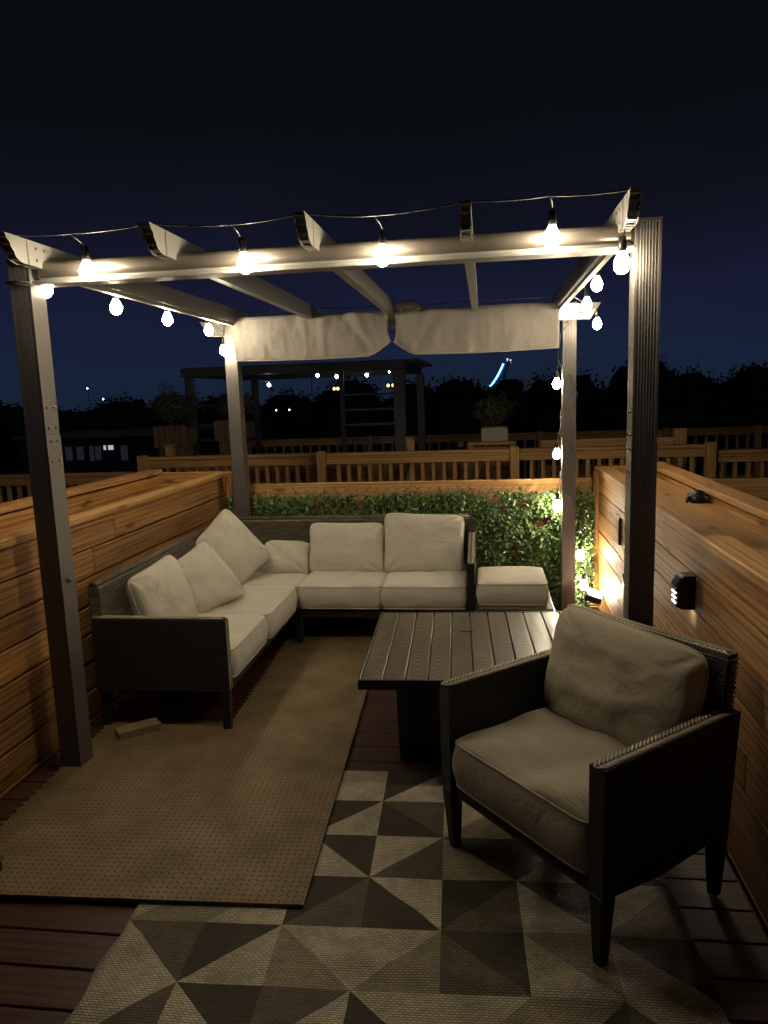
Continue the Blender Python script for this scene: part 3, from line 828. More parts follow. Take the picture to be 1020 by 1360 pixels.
PL = [
 ([(-1.81, 3.40, .72), (-1.70, 3.71, .80), (-1.555, 3.66, .42), (-1.70, 3.36, .40)], .20, 'plump beige cushion standing nearest the sofa arm, its side seam showing'),
 ([(-1.80, 3.86, .68), (-1.665, 4.10, .79), (-1.42, 4.10, .46), (-1.64, 3.80, .40)], .18, 'beige cushion leaning on one corner between the arm cushion and the big diamond one'),
 ([(-1.905, 4.46, .68), (-1.757, 4.74, .895), (-1.44, 4.72, .555), (-1.609, 4.46, .395)], .18, 'largest beige cushion propped like a diamond in the sofa corner'),
 ([(-1.60, 4.76, .40), (-1.55, 4.95, .61), (-1.225, 4.95, .595), (-1.215, 4.79, .40)], .17, 'sagging beige cushion half hidden behind the diamond one in the corner'),
 ([(-1.235, 4.985, .735), (-.70, 4.98, .73), (-.69, 4.82, .395), (-1.225, 4.83, .395)], .17, 'wide beige back cushion between the sagging corner one and the tall end one'),
 ([(-.705, 5.00, .80), (-.145, 4.99, .775), (-.15, 4.82, .395), (-.70, 4.82, .395)], .17, 'tall beige back cushion at the right end of the sofa'),
]
for k, (c, th, lab) in enumerate(PL):
    o = pillow(c, th, 'cushion', seed=k * 2.7 + .3); tag(o, lab, 'cushion', 'loose cushions on the sofa')

# ------------------------------------------------------------------ ottoman
t = thing('ottoman', 'low wicker ottoman beside the sofa with a thick beige cushion on top', 'ottoman', (.17, 4.58, 0))
m = MB(); m.box(-.235, .235, -.27, .27, .10, .295); m.build('base', m_wick, t, .008)
m = MB(); m.box(-.225, .225, -.26, .26, .297, .312); m.build('top_panel', m_wick2, t, .006)
for a in (-1, 1):
    for b in (-1, 1):
        m = MB(); leg_mesh(m, a * .205, b * .24, .1, .022, .018); m.build('leg', m_leg, t)
seat_cushion(-.225, .19, -.20, .24, .318, .445, t, seed=7.7, crown=.018, wr=.008)

# ------------------------------------------------------------------ table
TA = R(2.2)
t = thing('coffee_table', 'low square table topped with dark embossed wood grain planks', 'table', (-.075, 3.28, 0), TA)
TH = .462; hw = .47; hd = .475
n = 10; pw = (2 * hw - .02) / n
for k in range(n):
    x0 = -hw + .010 + k * pw
    m = MB(); c0 = .0
    m.box(x0 + .0028, x0 + pw - .0028, -hd + .012, hd - .012, TH - .022, TH, grain=1)
    # own uv so every plank has its own cathedral: u along plank, v centred
    uo = random.uniform(-30, 30); vo = random.uniform(-.02, .02); fl = random.choice((-1, 1)) if k > 4 else 1
    m.uv = [[((m.v[i][1]) * 1 + uo, (m.v[i][0] - x0 - pw / 2 + vo)) for i in f] for f in m.f]
    m.build('plank', m_table, t, .002)
m = MB()
m.box(-hw, hw, -hd, -hd + .011, TH - .04, TH + .002); m.box(-hw, hw, hd - .011, hd, TH - .04, TH + .002)
m.box(-hw, -hw + .009, -hd + .0115, hd - .0115, TH - .04, TH + .002); m.box(hw - .009, hw, -hd + .0115, hd - .0115, TH - .04, TH + .002)
m.box(-hw + .0095, hw - .0095, -hd + .0115, hd - .0115, TH - .04, TH - .024)
m.build('rim', m_tdark, t, .002)
m = MB(); m.tube([(-.02 + .03 * math.cos(a), .16 + .012 * math.sin(a), TH + .0015) for a in [R(200 + 14 * q) for q in range(11)]], .0022, 6); m.build('finger_grip', m_black, t)
m = MB(); m.box(-.31, .31, -.235, .33, .03, TH - .042); m.build('base_box', m_tdark, t, .006)
for a in (-1, 1):
    for b in (-1, 1):
        m = MB(); leg_mesh(m, a * .30, (.325 if b > 0 else -.235), TH - .043, .035, .026); m.build('leg', m_tdark, t, .004)
m = MB(); m.box(-.22, .22, -.2385, -.2355, .08, .38); m.build('access_panel', m_leg, t, .003)

# ------------------------------------------------------------------ armchair
e1 = V((.639, -.769, 0)); th_ch = math.atan2(e1.y, e1.x)
ch = thing('armchair', 'dark wicker armchair with cushions darkened to match weak light in the right foreground', 'armchair', (.285, 2.31, .006), th_ch)
AT = .605
for s_, zt in ((-1, AT + .004), (1, AT - .004)):
    x0, x1 = (-.365, -.312) if s_ < 0 else (.312, .365)
    m = MB(); m.prism([(-.285, .225), (-.05, .205), (.275, .225), (.315, zt + .01), (-.285, zt)], x0, x1, 0)
    a = m.build('armrest', m_wick, ch, .007, 2)
    m = MB(); xm = (x0 + x1) / 2
    braid(m, (xm, -.285, zt + .001), (xm, .27, zt + .009), .052, (0, 0, 1)); m.build('braided_trim', m_braid, a)
    for yy, yb in ((-.258, -.255), (.255, .262)):
        m = MB(); leg_mesh(m, s_ * .338, yy, .226, .027, .016, -s_ * .006, yb - yy); m.build('leg', m_leg, ch, .004)
m = MB(); m.box(-.31, .31, -.27, .24, .205, .258); m.build('seat_frame', m_wick, ch, .006)
m = MB(); m.prism([(.215, .24), (.27, .24), (.335, .782), (.285, .782)], -.335, .335, 0); bk = m.build('backrest', m_wick, ch, .014, 2)
m = MB(); braid(m, (-.335, .31, .783), (.335, .31, .783), .05, (0, 0, 1)); m.build('braided_trim', m_braid, bk)
m = MB()
for sx_ in (-1, 1):
    for k in range(30):
        z = .33 + k * .015; y_ = .215 + .07 * (z - .24) / .54
        m.tube([(sx_ * .337, y_ + .006, z), (sx_ * .341, y_ + .028, z + .001), (sx_ * .337, y_ + .05, z)], .0052, 5)
m.build('edge_wrap', m_wick2, bk)
m = MB()
o = seat_cushion(-.305, .305, -.285, .20, .262, .415, None, seed=12.3, mat=m_fab_shade, crown=.032, wr=.03)
o.parent = ch; o.location = (0, -.04, 0)
Mi = Matrix.Identity(3)
o = pillow([(-.305, .255, .815), (.29, .265, .775), (.30, .15, .42), (-.30, .145, .425)], .19, 'back_cushion', seed=5.1, mat=m_fab_shade, parent=ch, ear=.03)

# ------------------------------------------------------------------ foam floor mat
t = thing('foam_mat', 'tan interlocking foam floor tiles laid in an L beside the sofa', 'floor mat', (-.585, 2.03, .004), R(2.3))
S = .628; SY = .655
def tooth(p, q, n, depth, out, cut=0):
    p, q = V(p), V(q); d = (q - p) / n; nn = V((d.y, -d.x)).normalized() * depth * out; r = []
    for k in range(n):
        a = p + d * k
        r += [a + d * .0, a + d * .12 + nn, a + d * .42 + nn, a + d * .54]
    return r
for (i, j, teeth) in ((0, 0, ''), (1, 0, 'L'), (0, 1, ''), (1, 1, 'LT'), (0, 2, 'L'), (0, 3, 'LT')):
    x1 = -i * S - .0008; x0 = -(i + 1) * S + .0008; y0 = j * SY * .99 + .0008; y1 = (j + 1) * SY * .99 - .0008
    pts = [V((x0, y0)), V((x1, y0)), V((x1, y1))]
    if 'T' in teeth: pts += tooth((x1, y1), (x0, y1), 14, .016, 1)
    pts.append(V((x0, y1)))
    if 'L' in teeth: pts += tooth((x0, y1), (x0, y0), 14, .018, 1)
    m = MB(); m.prism([(p.x, p.y) for p in pts], .008, .020, 2); m.build('tile', m_foam, t, .0015)

# ------------------------------------------------------------------ rug
t_rug = None
RA = R(2.3); cell = .243; ry = .236
r0 = V((-.178, 2.681))          # node between c3|c4, r0|r1
Cc, Dd, Mm, Tt = 0, 1, 2, 3
pat = {(0, 2): ('/', Cc, Cc), (0, 3): ('/', Dd, Cc), (0, 4): ('\\', Dd, Cc), (0, 5): ('/', Mm, Cc), (0, 6): ('\\', Cc, Dd),
 (1, 2): ('/', Dd, Cc), (1, 3): ('\\', Mm, Dd), (1, 4): ('/', Cc, Tt), (1, 5): ('\\', Dd, Mm), (1, 6): ('/', Tt, Dd),
 (2, 2): ('\\', Dd, Cc), (2, 3): ('/', Cc, Mm), (2, 4): ('\\', Dd, Tt), (2, 5): ('/', Mm, Cc), (2, 6): ('\\', Cc, Dd),
 (3, 2): ('/', Dd, Mm), (3, 3): ('\\', Cc, Dd), (3, 4): ('/', Dd, Mm), (3, 5): ('\\', Mm, Cc), (3, 6): ('/', Cc, Tt),
 (3, 0): ('/', Cc, Tt), (3, 1): ('/', Tt, Cc),
 (4, 0): ('\\', Mm, Cc), (4, 1): ('/', Dd, Cc), (4, 2): ('\\', Cc, Tt), (4, 3): ('/', Cc, Tt), (4, 4): ('\\', Dd, Mm), (4, 5): ('\\', Tt, Cc), (4, 6): ('\\', Dd, Cc),
 (5, 0): ('/', Cc, Mm), (5, 1): ('\\', Dd, Cc), (5, 2): ('/', Mm, Cc), (5, 3): ('\\', Cc, Dd), (5, 4): ('/', Cc, Tt), (5, 5): ('/', Tt, Dd), (5, 6): ('\\', Cc, Mm)}
m = MB(); K = 8; vid = {}
def rugz(x, y):
    ex = max(0, 1 - (x + 4 * cell) / .35); ey = 0
    z = .0065 + .010 * ex * (1 + math.sin(y * 24 + 1)) * .5 * (1 if y < -.75 else 0)
    z += .0035 * (1 + noise.noise(V((x * 4, y * 7, 2)))) * min(1, max(0, (-y + .1)) * 2)
    # ripples near the front
    z += .010 * max(0, math.sin(y * 27 + 1.2 * math.sin(x * 4))) ** 1.5 * max(0, min(1, (-y - .35) * 3)) * (.5 + .5 * math.sin(x * 3 + 1))
    return z
def rv(ix, iy):
    k = (ix, iy)
    if k not in vid:
        x = ix / K * cell; y = -iy / K * ry
        X = x; 
        if ix == -4 * K: X += .010 * math.sin(y * 24 + 1) * (1 if y < -.75 else 0)
        vid[k] = len(RV); RV.append((X, y, rugz(x, y)))
    return vid[k]
RV = []; RF = []; RM = []
rows = range(0, 10)
for r_ in rows:
    for c_ in range(7):
        dg, a, b = pat.get((r_, c_), (random.choice('/\\'), random.choice((Cc, Dd, Mm)), random.choice((Cc, Tt, Dd))))
        cx0 = (c_ - 4) * K; cy0 = (r_ - 1) * K
        for j in range(K):
            for i in range(K):
                A_, B_, C_, D_ = rv(cx0 + i, cy0 + j), rv(cx0 + i + 1, cy0 + j), rv(cx0 + i + 1, cy0 + j + 1), rv(cx0 + i, cy0 + j + 1)
                if dg == '\\':
                    if i == j: RF += [(A_, C_, B_), (A_, D_, C_)]; RM += [a, b]
                    else: RF.append((A_, D_, C_, B_)); RM.append(a if i > j else b)
                else:
                    if i + j == K - 1: RF += [(A_, D_, B_), (B_, D_, C_)]; RM += [a, b]
                    else: RF.append((A_, D_, C_, B_)); RM.append(a if i + j < K - 1 else b)
m.v = RV; m.f = [list(f) for f in RF]; m.uv = [[(RV[i][0], RV[i][1]) for i in f] for f in RF]; m.mi = RM; m.sm = [True] * len(RF)
rug = m.build('rug', m_rug); rug.location = (r0.x, r0.y, 0); rug.rotation_euler = (0, 0, RA)
s_ = rug.modifiers.new('Solidify', 'SOLIDIFY'); s_.thickness = .004
tag(rug, 'outdoor rug woven with cream and brown triangles under the armchair', 'rug')

# ------------------------------------------------------------------ small things
m = MB(); m.box(-.10, .10, -.04, .04, 0, .062, 0); o = m.build('wood_block', m_block, None, .004); o.location = (-1.69, 3.16, .001); o.rotation_euler = (0, 0, R(40)); tag(o, 'loose brick sized wooden block on the deck by the sofa leg', 'block')
t = thing('cut_block', 'pale block with a dark base at the left edge of the floor mat', 'block', (-1.73, 2.06, .021), R(-12))
m = MB(); m.box(-.12, .05, -.05, .07, .038, .085, 0); m.build('block_top', m_block, t, .004)
m = MB(); m.box(-.115, .045, -.045, .065, 0, .0375); m.build('block_base', m_black, t, .004)

# flood lamp near the back right post
t = thing('flood_lamp', 'small black spotlight glowing white on a wooden stake by the right wall', 'spotlight', (.735, 5.12, 0))
m = MB(); m.box(-.03, .03, -.03, .03, 0, .10, 2); m.build('stake', m_cap, t, .003)
Mf = Matrix.Translation((0, 0, .165)) @ Matrix.Rotation(R(20), 4, 'Y') @ Matrix.Rotation(R(28), 4, 'X')
m = MB(); m.box(-.055, .055, -.035, .035, -.03, .03, M=Mf); hb = m.build('housing', m_black, t, .006)
m = MB(); m.box(-.048, .048, -.03, .03, .031, .036, M=Mf); m.build('lens', m_flood, hb, .002)
m = MB(); m.tube([(-.058, 0, .15), (-.045, 0, .105), (0, 0, .10), (.045, 0, .105), (.058, 0, .16)], .006, 6); m.build('bracket', m_black, t)
m = MB(); m.tube([(0, .02, .14), (.03, .05, .10), (.04, .06, .02), (0, .08, .006)], .005, 6); m.build('cord', m_cable, t)
# solar wall lamp on right wall
t = thing('wall_lamp', 'small black wall lamp with three lit slits on the right wall', 'wall lamp', (.808, 2.96, .79))
def wbox(x0, x1, y0, y1, z0, z1, poly=None): pass
m = MB(); m.prism([(0, -.062), (-.05, -.062), (-.075, -.048), (-.066, -.03), (-.075, -.028), (-.066, -.010), (-.075, -.008), (-.066, .010), (-.078, .012), (-.045, .072), (0, .072)], -.038, .038, 1); wb = m.build('housing', m_black, t, .002)
for k in range(3):
    z = -.038 + k * .020
    m = MB(); m.box(-.0735, -.0695, -.026, .026, z - .0025, z + .0025); m.build('led_slit', m_led, wb)
m = MB(); m.box(-.02, .02, -.034, .034, -.002, .002, M=Matrix.Translation((-.065, 0, .045)) @ Matrix.Rotation(R(-61), 4, 'Y')); m.build('solar_panel', plain('solar_glass', (.02, .025, .05), .12, bump=0), t)
m = MB(); m.box(-.040, -.016, -.020, .020, -.0640, -.0625); m.build('down_light', emis('down_light_lens', (.85, .95, 1), 30), t)
# dark gadget lying on recess lid
t = thing('deck_clip', 'small dark plastic fitting lying on the ledge of the right storage wall', 'fitting', (1.115, 4.05, .985))
t.scale = (1.1, 1.1, 1.9)
m = MB(); m.lathe([(.045, 0), (.05, .01), (.035, .028), (.015, .034)], seg=10); m.build('body', m_black, t)
for k in range(4):
    m = MB(); a = R(30 + 90 * k); m.tube([(.03 * math.cos(a), .03 * math.sin(a), .012), (.06 * math.cos(a), .06 * math.sin(a), .014), (.07 * math.cos(a), .07 * math.sin(a), .004)], .007, 6); m.build('prong', m_black, t)

# ------------------------------------------------------------------ neighbour's pergola and deck furniture
t = thing('dark_pergola', 'dark metal pergola of the neighbouring deck with a ladder of shelves in its side', 'pergola', (-2.4, 10.2, -.12))
nx_, ny_ = -2.4, 10.2
for x, y, w in ((-3.82, 9.3, .10), (-3.70, 11.7, .09), (-1.06, 9.3, .145), (-1.0, 11.7, .12), (-1.80, 9.3, .055)):
    m = MB(); m.box(x - w / 2 - nx_, x + w / 2 - nx_, y - w / 2 - ny_, y + w / 2 - ny_, 0, 2.05, 2); m.build('post', m_dframe, t, .004)
m = MB(); m.box(-3.90 - nx_, -.98 - nx_, 9.22 - ny_, 9.38 - ny_, 2.051, 2.16); m.build('cross_beam', m_dframe, t, .004); m = MB(); m.box(-3.90 - nx_, -.98 - nx_, 11.62 - ny_, 11.78 - ny_, 2.051, 2.16)
m.build('cross_beam', m_dframe, t, .004)
m = MB(); m.box(-3.90 - nx_, -3.78 - nx_, 9.40 - ny_, 11.60 - ny_, 2.051, 2.14); m.build('side_beam', m_dframe, t, .004); m = MB(); m.box(-1.1 - nx_, -.98 - nx_, 9.40 - ny_, 11.60 - ny_, 2.051, 2.14); m.build('side_beam', m_dframe, t, .004)
m = MB()
for k in range(7): m.box(-3.95 - nx_, -.80 - nx_, 9.5 + k * .33 - ny_, 9.56 + k * .33 - ny_, 2.142, 2.18)
m.build('roof_slat', m_dframe, t)
for z in (1.62, 1.43, 1.24, 1.02):
    m = MB(); m.box(-1.775 - nx_, -1.135 - nx_, 9.28 - ny_, 9.33 - ny_, z + .12, z + .145); m.build('shelf', m_dframe, t)
for z in (1.55, 1.3, 1.1):
    m = MB(); m.box(-3.765 - nx_, -3.5 - nx_, 9.3 - ny_, 9.34 - ny_, z + .12, z + .14); m.build('shelf', m_dframe, t)
t = thing('far_string_light', 'string of small cool white bulbs under the dark neighbouring pergola', 'string lights', (-2.4, 10.2, 1.9))
fb = None
FB = [(-2.84, 9.6, 1.80), (-2.40, 10.6, 1.93), (-2.10, 10.5, 1.90), (-1.63, 10.3, 1.90), (-1.35, 10.6, 1.94)]
for k, (x, y, z) in enumerate(FB):
    m = MB(); rr = .024 if k in (1, 3, 0, 2) else .012
    m.lathe([(.004, -rr), (rr * .8, -rr * .6), (rr, 0), (rr * .8, rr * .6), (.004, rr)], (x + 2.4, y - 10.2, z - 1.9), 8); m.build('bulb', m_bulbs, t)
m = MB(); m.tube([(-1.3, -.8, .12), (-.44, -.6, -.06), (0, .4, .06), (.3, .3, .03), (.77, .1, .03), (1.05, .4, .07), (1.3, .5, .12)], .004, 5); m.build('cable', m_cable, t)
for k, (x, z, w, lab) in enumerate(((-2.19, 1.735, .055, 'cluster of warm yellow lanterns hanging in a far window left of the shelf ladder'), (-1.35, 1.755, .075, 'warm yellow lantern glowing above the shelf ladder'))):
    t = thing('warm_lantern', lab, 'lantern', (x, 11.0, z)); 
    m = MB(); m.tube([(0, 0, .03), (0, 0, .36)], .004, 5); m.box(-.10, .10, -.02, .02, .028, .04); m.build('hanger', m_black, t)
    for q in (-1, 0, 1):
        m = MB(); m.lathe([(.006, -.022), (.02, -.01), (.022, .005), (.01, .024)], (q * w, 0, 0), 8); m.build('lamp_glass', m_yel, t)
# planter with round conifer
def bush(name, label, loc, rad, hgt, n, sz, matl, pot=None, cat='shrub'):
    t = thing(name, label, cat, loc)
    m = MB()
    for i in range(n):
        while True:
            p = V((random.uniform(-1, 1), random.uniform(-1, 1), random.uniform(-1, 1)))
            if p.length < 1 and p.length > .25: break
        k = .80 + .75 * noise.noise(V((p.x * 2.2 + loc[0], p.y * 2.2, p.z * 2.2)))
        if noise.noise(V((p.x * 3.5, p.y * 3.5, p.z * 3.5 + loc[0]))) < -.30: continue
        q = V((p.x * rad * k, p.y * rad * k, hgt / 2 + p.z * hgt / 2 * k))
        leaf(m, q, V((p.x + random.gauss(0, .5), p.y + random.gauss(0, .5), p.z + random.gauss(0, .5))), sz * random.uniform(.6, 1.3), sz * .35, random.uniform(0, 6.28))
    m.build('foliage', matl, t)
    m = MB(); m.tube([(0, 0, -.05), (.01, .01, hgt * .3), (-.01, 0, hgt * .7)], [.03 * rad / .2, .02 * rad / .2, .006 * rad / .2], 6)
    for k in range(5):
        a = k * 1.26; m.tube([(0, 0, hgt * .25), (rad * .4 * math.cos(a), rad * .4 * math.sin(a), hgt * .6)], [.012 * rad / .2, .003 * rad / .2], 5)
    m.build('stem', m_trunk, t)
    return t
bush('potted_conifer', 'round bushy potted conifer standing in the square cream planter', (.105, 8.6, 1.21), .24, .40, 5200, .035, m_bush)
m = MB(); m.box(-.15, .15, -.15, .15, 0, .15)
m.box(-.135, .135, -.135, .135, .1505, .16)
o = m.build('planter_box', m_pot, None, .008); o.location = (.105, 8.6, 1.052); tag(o, 'square cream planter box holding the round conifer', 'planter')
t = thing('deck_cabinet', 'low wooden cabinet with horizontal slats under the cream planter', 'cabinet', (.07, 8.6, -.12))
m = MB(); m.box(-.27, .27, -.2, .2, 1.13, 1.17, 0); m.build('top', m_fence, t, .004)
m = MB()
for k in range(9): m.box(-.205, .205, -.17, -.15, .02 + k * .122, .02 + k * .122 + .115, 0)
m.build('slat_panel', m_wall, t, .003)
for a in (-.235, .235):
    m = MB(); m.box(a - .03, a + .03, -.185, -.125, 0, 1.129, 2); m.build('leg', m_fence, t, .003)
for a in (-.235, .235):
    m = MB(); m.box(a - .03, a + .03, .125, .185, 0, 1.129, 2); m.build('leg', m_fence, t, .003)
# slatted planters at left
for (x0, x1, y, z0, z1, lab) in ((-4.05, -3.62, 8.62, 1.06, 1.33, 'slatted wooden planter box at the far left of the dark pergola'), (-3.32, -2.90, 8.75, 1.12, 1.37, 'slatted wooden planter box behind the left pergola post, right of its twin')):
    t = thing('slat_planter', lab, 'planter', ((x0 + x1) / 2, y, -.12)); h = (x1 - x0) / 2
    n_ = 6; w_ = 2 * h / n_
    m = MB()
    for k in range(n_): m.box(-h + k * w_ + .004, -h + (k + 1) * w_ - .004, -.02, 0, z0 + .12, z1 + .12 + random.uniform(-.006, .006), 2)
    m.build('slat_panel', m_dim, t, .003)
    m = MB(); m.box(-h, h, .001, .3, z0 + .14, z1 + .09, 0); m.build('box_body', m_dim, t)
    m = MB(); m.box(-h + .04, h - .04, .03, .27, 0, z0 + .138, 2); m.build('stand', m_dim, t)
bush('planter_shrub', 'dim green shrub growing above the leftmost slatted planter', (-3.85, 8.78, 1.30), .36, .52, 5200, .04, m_bush)
bush('planter_shrub', 'dim green shrub seen through the frame of the dark pergola', (-3.10, 8.95, 1.34), .30, .42, 4200, .04, m_bush)
# pale boards glimpsed through far left rail
m = MB(); m.box(-.9, .9, 0, .05, 0, .05, 0); m.box(-.9, .9, -.3, .25, .052, .09, 0); m.box(-.85, -.78, -.25, .2, -.42, -.001); m.box(.78, .85, -.25, .2, -.42, -.001)
o = m.build('pale_bench', m_white, None, .004); o.location = (-4.9, 8.4, .36); tag(o, 'pale bench top glimpsed through the dim railing at left', 'bench')

# ------------------------------------------------------------------ far buildings
def building(name, label, x0, x1, y0, y1, zt, mat, wins, cat='building', roofm=None):
    t = thing(name, label, cat, ((x0 + x1) / 2, (y0 + y1) / 2, -8)); ox, oy = t.location.x, t.location.y
    m = MB(); m.box(x0 - ox, x1 - ox, y0 - oy, y1 - oy, 0, zt + 8); m.build('wall', mat, t)
    m = MB(); m.box(x0 - .2 - ox, x1 + .2 - ox, y0 - .2 - oy, y1 + .2 - oy, zt + 8.001, zt + 8.12); m.build('roof', roofm or m_roof, t)
    for (a, b, c, d, mt) in wins:
        m = MB(); m.box(a - .08 - ox, b + .08 - ox, y0 - .05 - oy, y0 - .002 - oy, c + 7.92, d + 8.08); f = m.build('window', m_con, t)
        m = MB(); m.box(a - ox, b - ox, y0 - .062 - oy, y0 - .052 - oy, c + 8, d + 8); m.build('pane', mt, f)
    return t
building('low_house', 'long low flat roofed building at far left with two small lit windows', -19, -12.9, 28, 34, .36, m_con,
         [(-15.32, -15.22, -.16, .02, m_win), (-15.12, -14.9, -.16, .02, m_win), (-17.0, -16.7, -.55, 0, m_windim), (-16.5, -16.2, -.55, 0, m_windim), (-15.95, -15.75, -.6, 0, m_windim), (-15.7, -15.45, -.55, 0, m_windim), (-14.6, -14.3, -.6, 0, m_windim)], roofm=m_white)
building('brick_house', 'dim reddish flat roofed building between the dark pergola and the planter', -1.3, 0.2, 24, 30, 1.25, m_brick, [(-.9, -.7, -.1, .3, m_windim), (-.35, -.15, -.1, .3, m_windim)])
building('lit_house', 'pale house front lit behind the trees at far right', 17.5, 23, 56, 62, .9, m_white, [(18.2, 19.4, -.8, .5, m_win), (21.2, 22.3, -.4, .9, m_win)])
building('lit_shed', 'small lit facade glimpsed through leaves right of the tall pergola post', 14.2, 16.3, 52, 57, 1.0, m_white, [(14.9, 15.6, -.9, .5, m_win)])
building('glass_booth', 'narrow building with a bluish lit window left of the shelf ladder', -4.2, -3.2, 26, 29, -.2, m_con, [(-3.62, -3.50, -1.3, -.75, emis('blue_window_glass', (.25, .5, 1), .8))])
# inclined tower outlined in blue
t = thing('leaning_tower', 'distant leaning tower with a curved blue light along its edge', 'tower', (3.5, 400, -8))
arc = []
for k in range(13):
    u = k / 12; arc.append((2.9 - 3.5 + 7.3 * (u ** .75), u * 11.4 + 13.0 + (1.6 * u * u - 1.6 * u) * .6))
m = MB(); poly = arc + [(9.6, 26.2), (10.4, 25.6), (8.0, 20), (7.2, 13.0), (6.6, 0), (-1.6, 0)]
m.prism(poly, 0, 6, 1); m.build('shaft', m_con, t)
m = MB(); m.tube([(x - .25, -.3, z + .1) for x, z in arc], .5, 6); m.build('light_strip', m_blue, t)
for (x, z, w) in ((5.5, 16.2, .9), (4.9, 15.0, 1.1), (4.2, 13.6, 1.4)):
    m = MB(); m.box(x - w / 2, x + w / 2, -.2, -.05, z - .2, z + .2); m.build('lit_band', emis('tower_band_glass', (.7, .85, 1), .5), t)
for (x, z) in ((8.6, 26.9), (10.2, 26.3)):
    m = MB(); m.box(x - .5, x + .5, .5, 1.2, z - .25, z + .25); m.tube([(x, 1, z - 1.5), (x, 1, z)], .2, 5); m.build('beacon', emis('beacon_glass', (.9, .9, 1), 1.0), t)

# ------------------------------------------------------------------ trees
def core(m, c, r_, sx=1.0, sz=1.0, q=0):
    N1, N2 = 10, 7; vs = []
    for j in range(N2 + 1):
        th = math.pi * j / N2
        for i in range(N1):
            ph = 2 * math.pi * i / N1; d = V((math.sin(th) * math.cos(ph), math.sin(th) * math.sin(ph), math.cos(th)))
            vs.append(c + V((d.x * sx, d.y * sx, d.z * sz)) * r_ * (1 + .5 * noise.noise(d * 1.9 + V((q, q * 2, c.x)))))
    m.add(vs, [(j * N1 + i, (j + 1) * N1 + i, (j + 1) * N1 + (i + 1) % N1, j * N1 + (i + 1) % N1) for j in range(N2) for i in range(N1)])
def tree(x, y, top, rad, label, n=5200, seed=0):
    t = thing('tree', label, 'tree', (x, y, -8), group='dark trees beyond the decks')
    H = top + 8
    m = MB(); ch_ = H * .62; cb = H - ch_
    lobes = []
    for k in range(9):
        a = random.uniform(0, 6.28); rr = random.uniform(0, .6) * rad
        lobes.append((V((rr * math.cos(a), rr * math.sin(a), cb + ch_ * random.uniform(.25, .80))), rad * random.uniform(.4, .65)))
    lobes.append((V((0, 0, H - rad * .5)), rad * .5))
    for q_, (c, r_) in enumerate(lobes): core(m, c, r_ * .72, q=q_)
    core(m, V((0, 0, cb + ch_ * .45)), rad * .7, 1, 1.2)
    for i in range(n):
        c, r_ = random.choice(lobes)
        p = V((random.gauss(0, 1), random.gauss(0, 1), random.gauss(0, 1))).normalized()
        q = c + p * r_ * (random.random() ** .4) * (.96 + .16 * noise.noise(p * 2.2 + c)) * (1 + .25 * noise.noise(p * 3))
        if q.z > H: q.z = H - random.uniform(0, .4)
        leaf(m, q, p + V((random.gauss(0, .5), random.gauss(0, .5), random.gauss(0, .5))), random.uniform(.16, .34), .13, random.uniform(0, 6.28))
    m.build('crown', m_tree, t)
    m = MB(); m.tube([(0, 0, -.2), (.1, 0, cb), (0, .1, H * .8)], [rad * .1, rad * .07, rad * .02], 7)
    for c, r_ in lobes[:6]: m.tube([(0.1, 0, cb * .9), tuple(V((c.x * .5, c.y * .5, (cb + c.z) / 2))), tuple(c)], [rad * .045, rad * .03, rad * .01], 5)
    m.build('trunk', m_trunk, t)
# (pixel column, pixel row of top in photo, distance, radius, label)
CAM = None
TREES = [
 (-28.5, 38, 2.3, 4.0, 'dark tree at the far left edge behind the left front post'), (-23.2, 38, 1.7, 3.2, 'dark rounded tree just right of the left front post'),
 (-18.6, 36, 2.35, 3.4, 'tallest dark tree above the long low building'), (-14.8, 42, 1.9, 3.4, 'dark tree between the low building and the left slatted planter'),
 (-11.0, 40, 2.4, 3.2, 'dark tree behind the left side of the dark pergola'), (-7.6, 42, 2.9, 3.4, 'dark tree behind the middle of the dark pergola'),
 (-4.2, 44, 2.8, 3.2, 'dark tree behind the shelf ladder of the dark pergola'), (-1.6, 46, 2.7, 3.2, 'dark tree right of the dark pergola above the brick building'),
 (1.6, 60, 2.6, 3.6, 'dark tree behind the round potted conifer'), (5.0, 44, 2.9, 3.2, 'dark tree right of the leaning tower'), (8.4, 40, 3.2, 3.4, 'tall dark tree left of the tall right front post'),
 (10.9, 42, 2.8, 3.2, 'dark tree seen just right of the tall right front post'), (13.5, 40, 2.7, 3.0, 'dark tree standing before the small lit facade'), (18.2, 42, 3.0, 3.4, 'dark tree before the pale lit house at far right'), (24, 44, 2.6, 4.0, 'dark tree at the right edge of the view')]
for k, (x, y, top, rad, lab) in enumerate(TREES): tree(x, y, top, rad, lab)
m = MB()
for k in range(46):
    x = -150 + k * 6.6 + random.uniform(-2, 2); y = 130 + random.uniform(-15, 15); r_ = random.uniform(4.5, 7); top = random.uniform(1.8, 3.4)
    core(m, V((x, y, top - r_)), r_ * .82, q=k)
    for i in range(900):
        p = V((random.gauss(0, 1), random.gauss(0, 1), random.gauss(0, 1))).normalized()
        leaf(m, V((x, y, top - r_)) + p * r_ * random.uniform(.5, 1) * (1 + .3 * noise.noise(p * 2.5 + V((k, 0, 0)))) + V((0, 0, 0)), p, 1.0, .7, random.uniform(0, 6.28))
    for i in range(60):
        leaf(m, V((x + random.uniform(-r_, r_), y, random.uniform(-8, top - r_ * .8))), V((0, -1, 0)), 3, 2.2, random.uniform(0, 6.28))
tag(m.build('distant_woods', m_tree), 'black mass of far off treetops along the horizon', 'woods', kind='stuff')
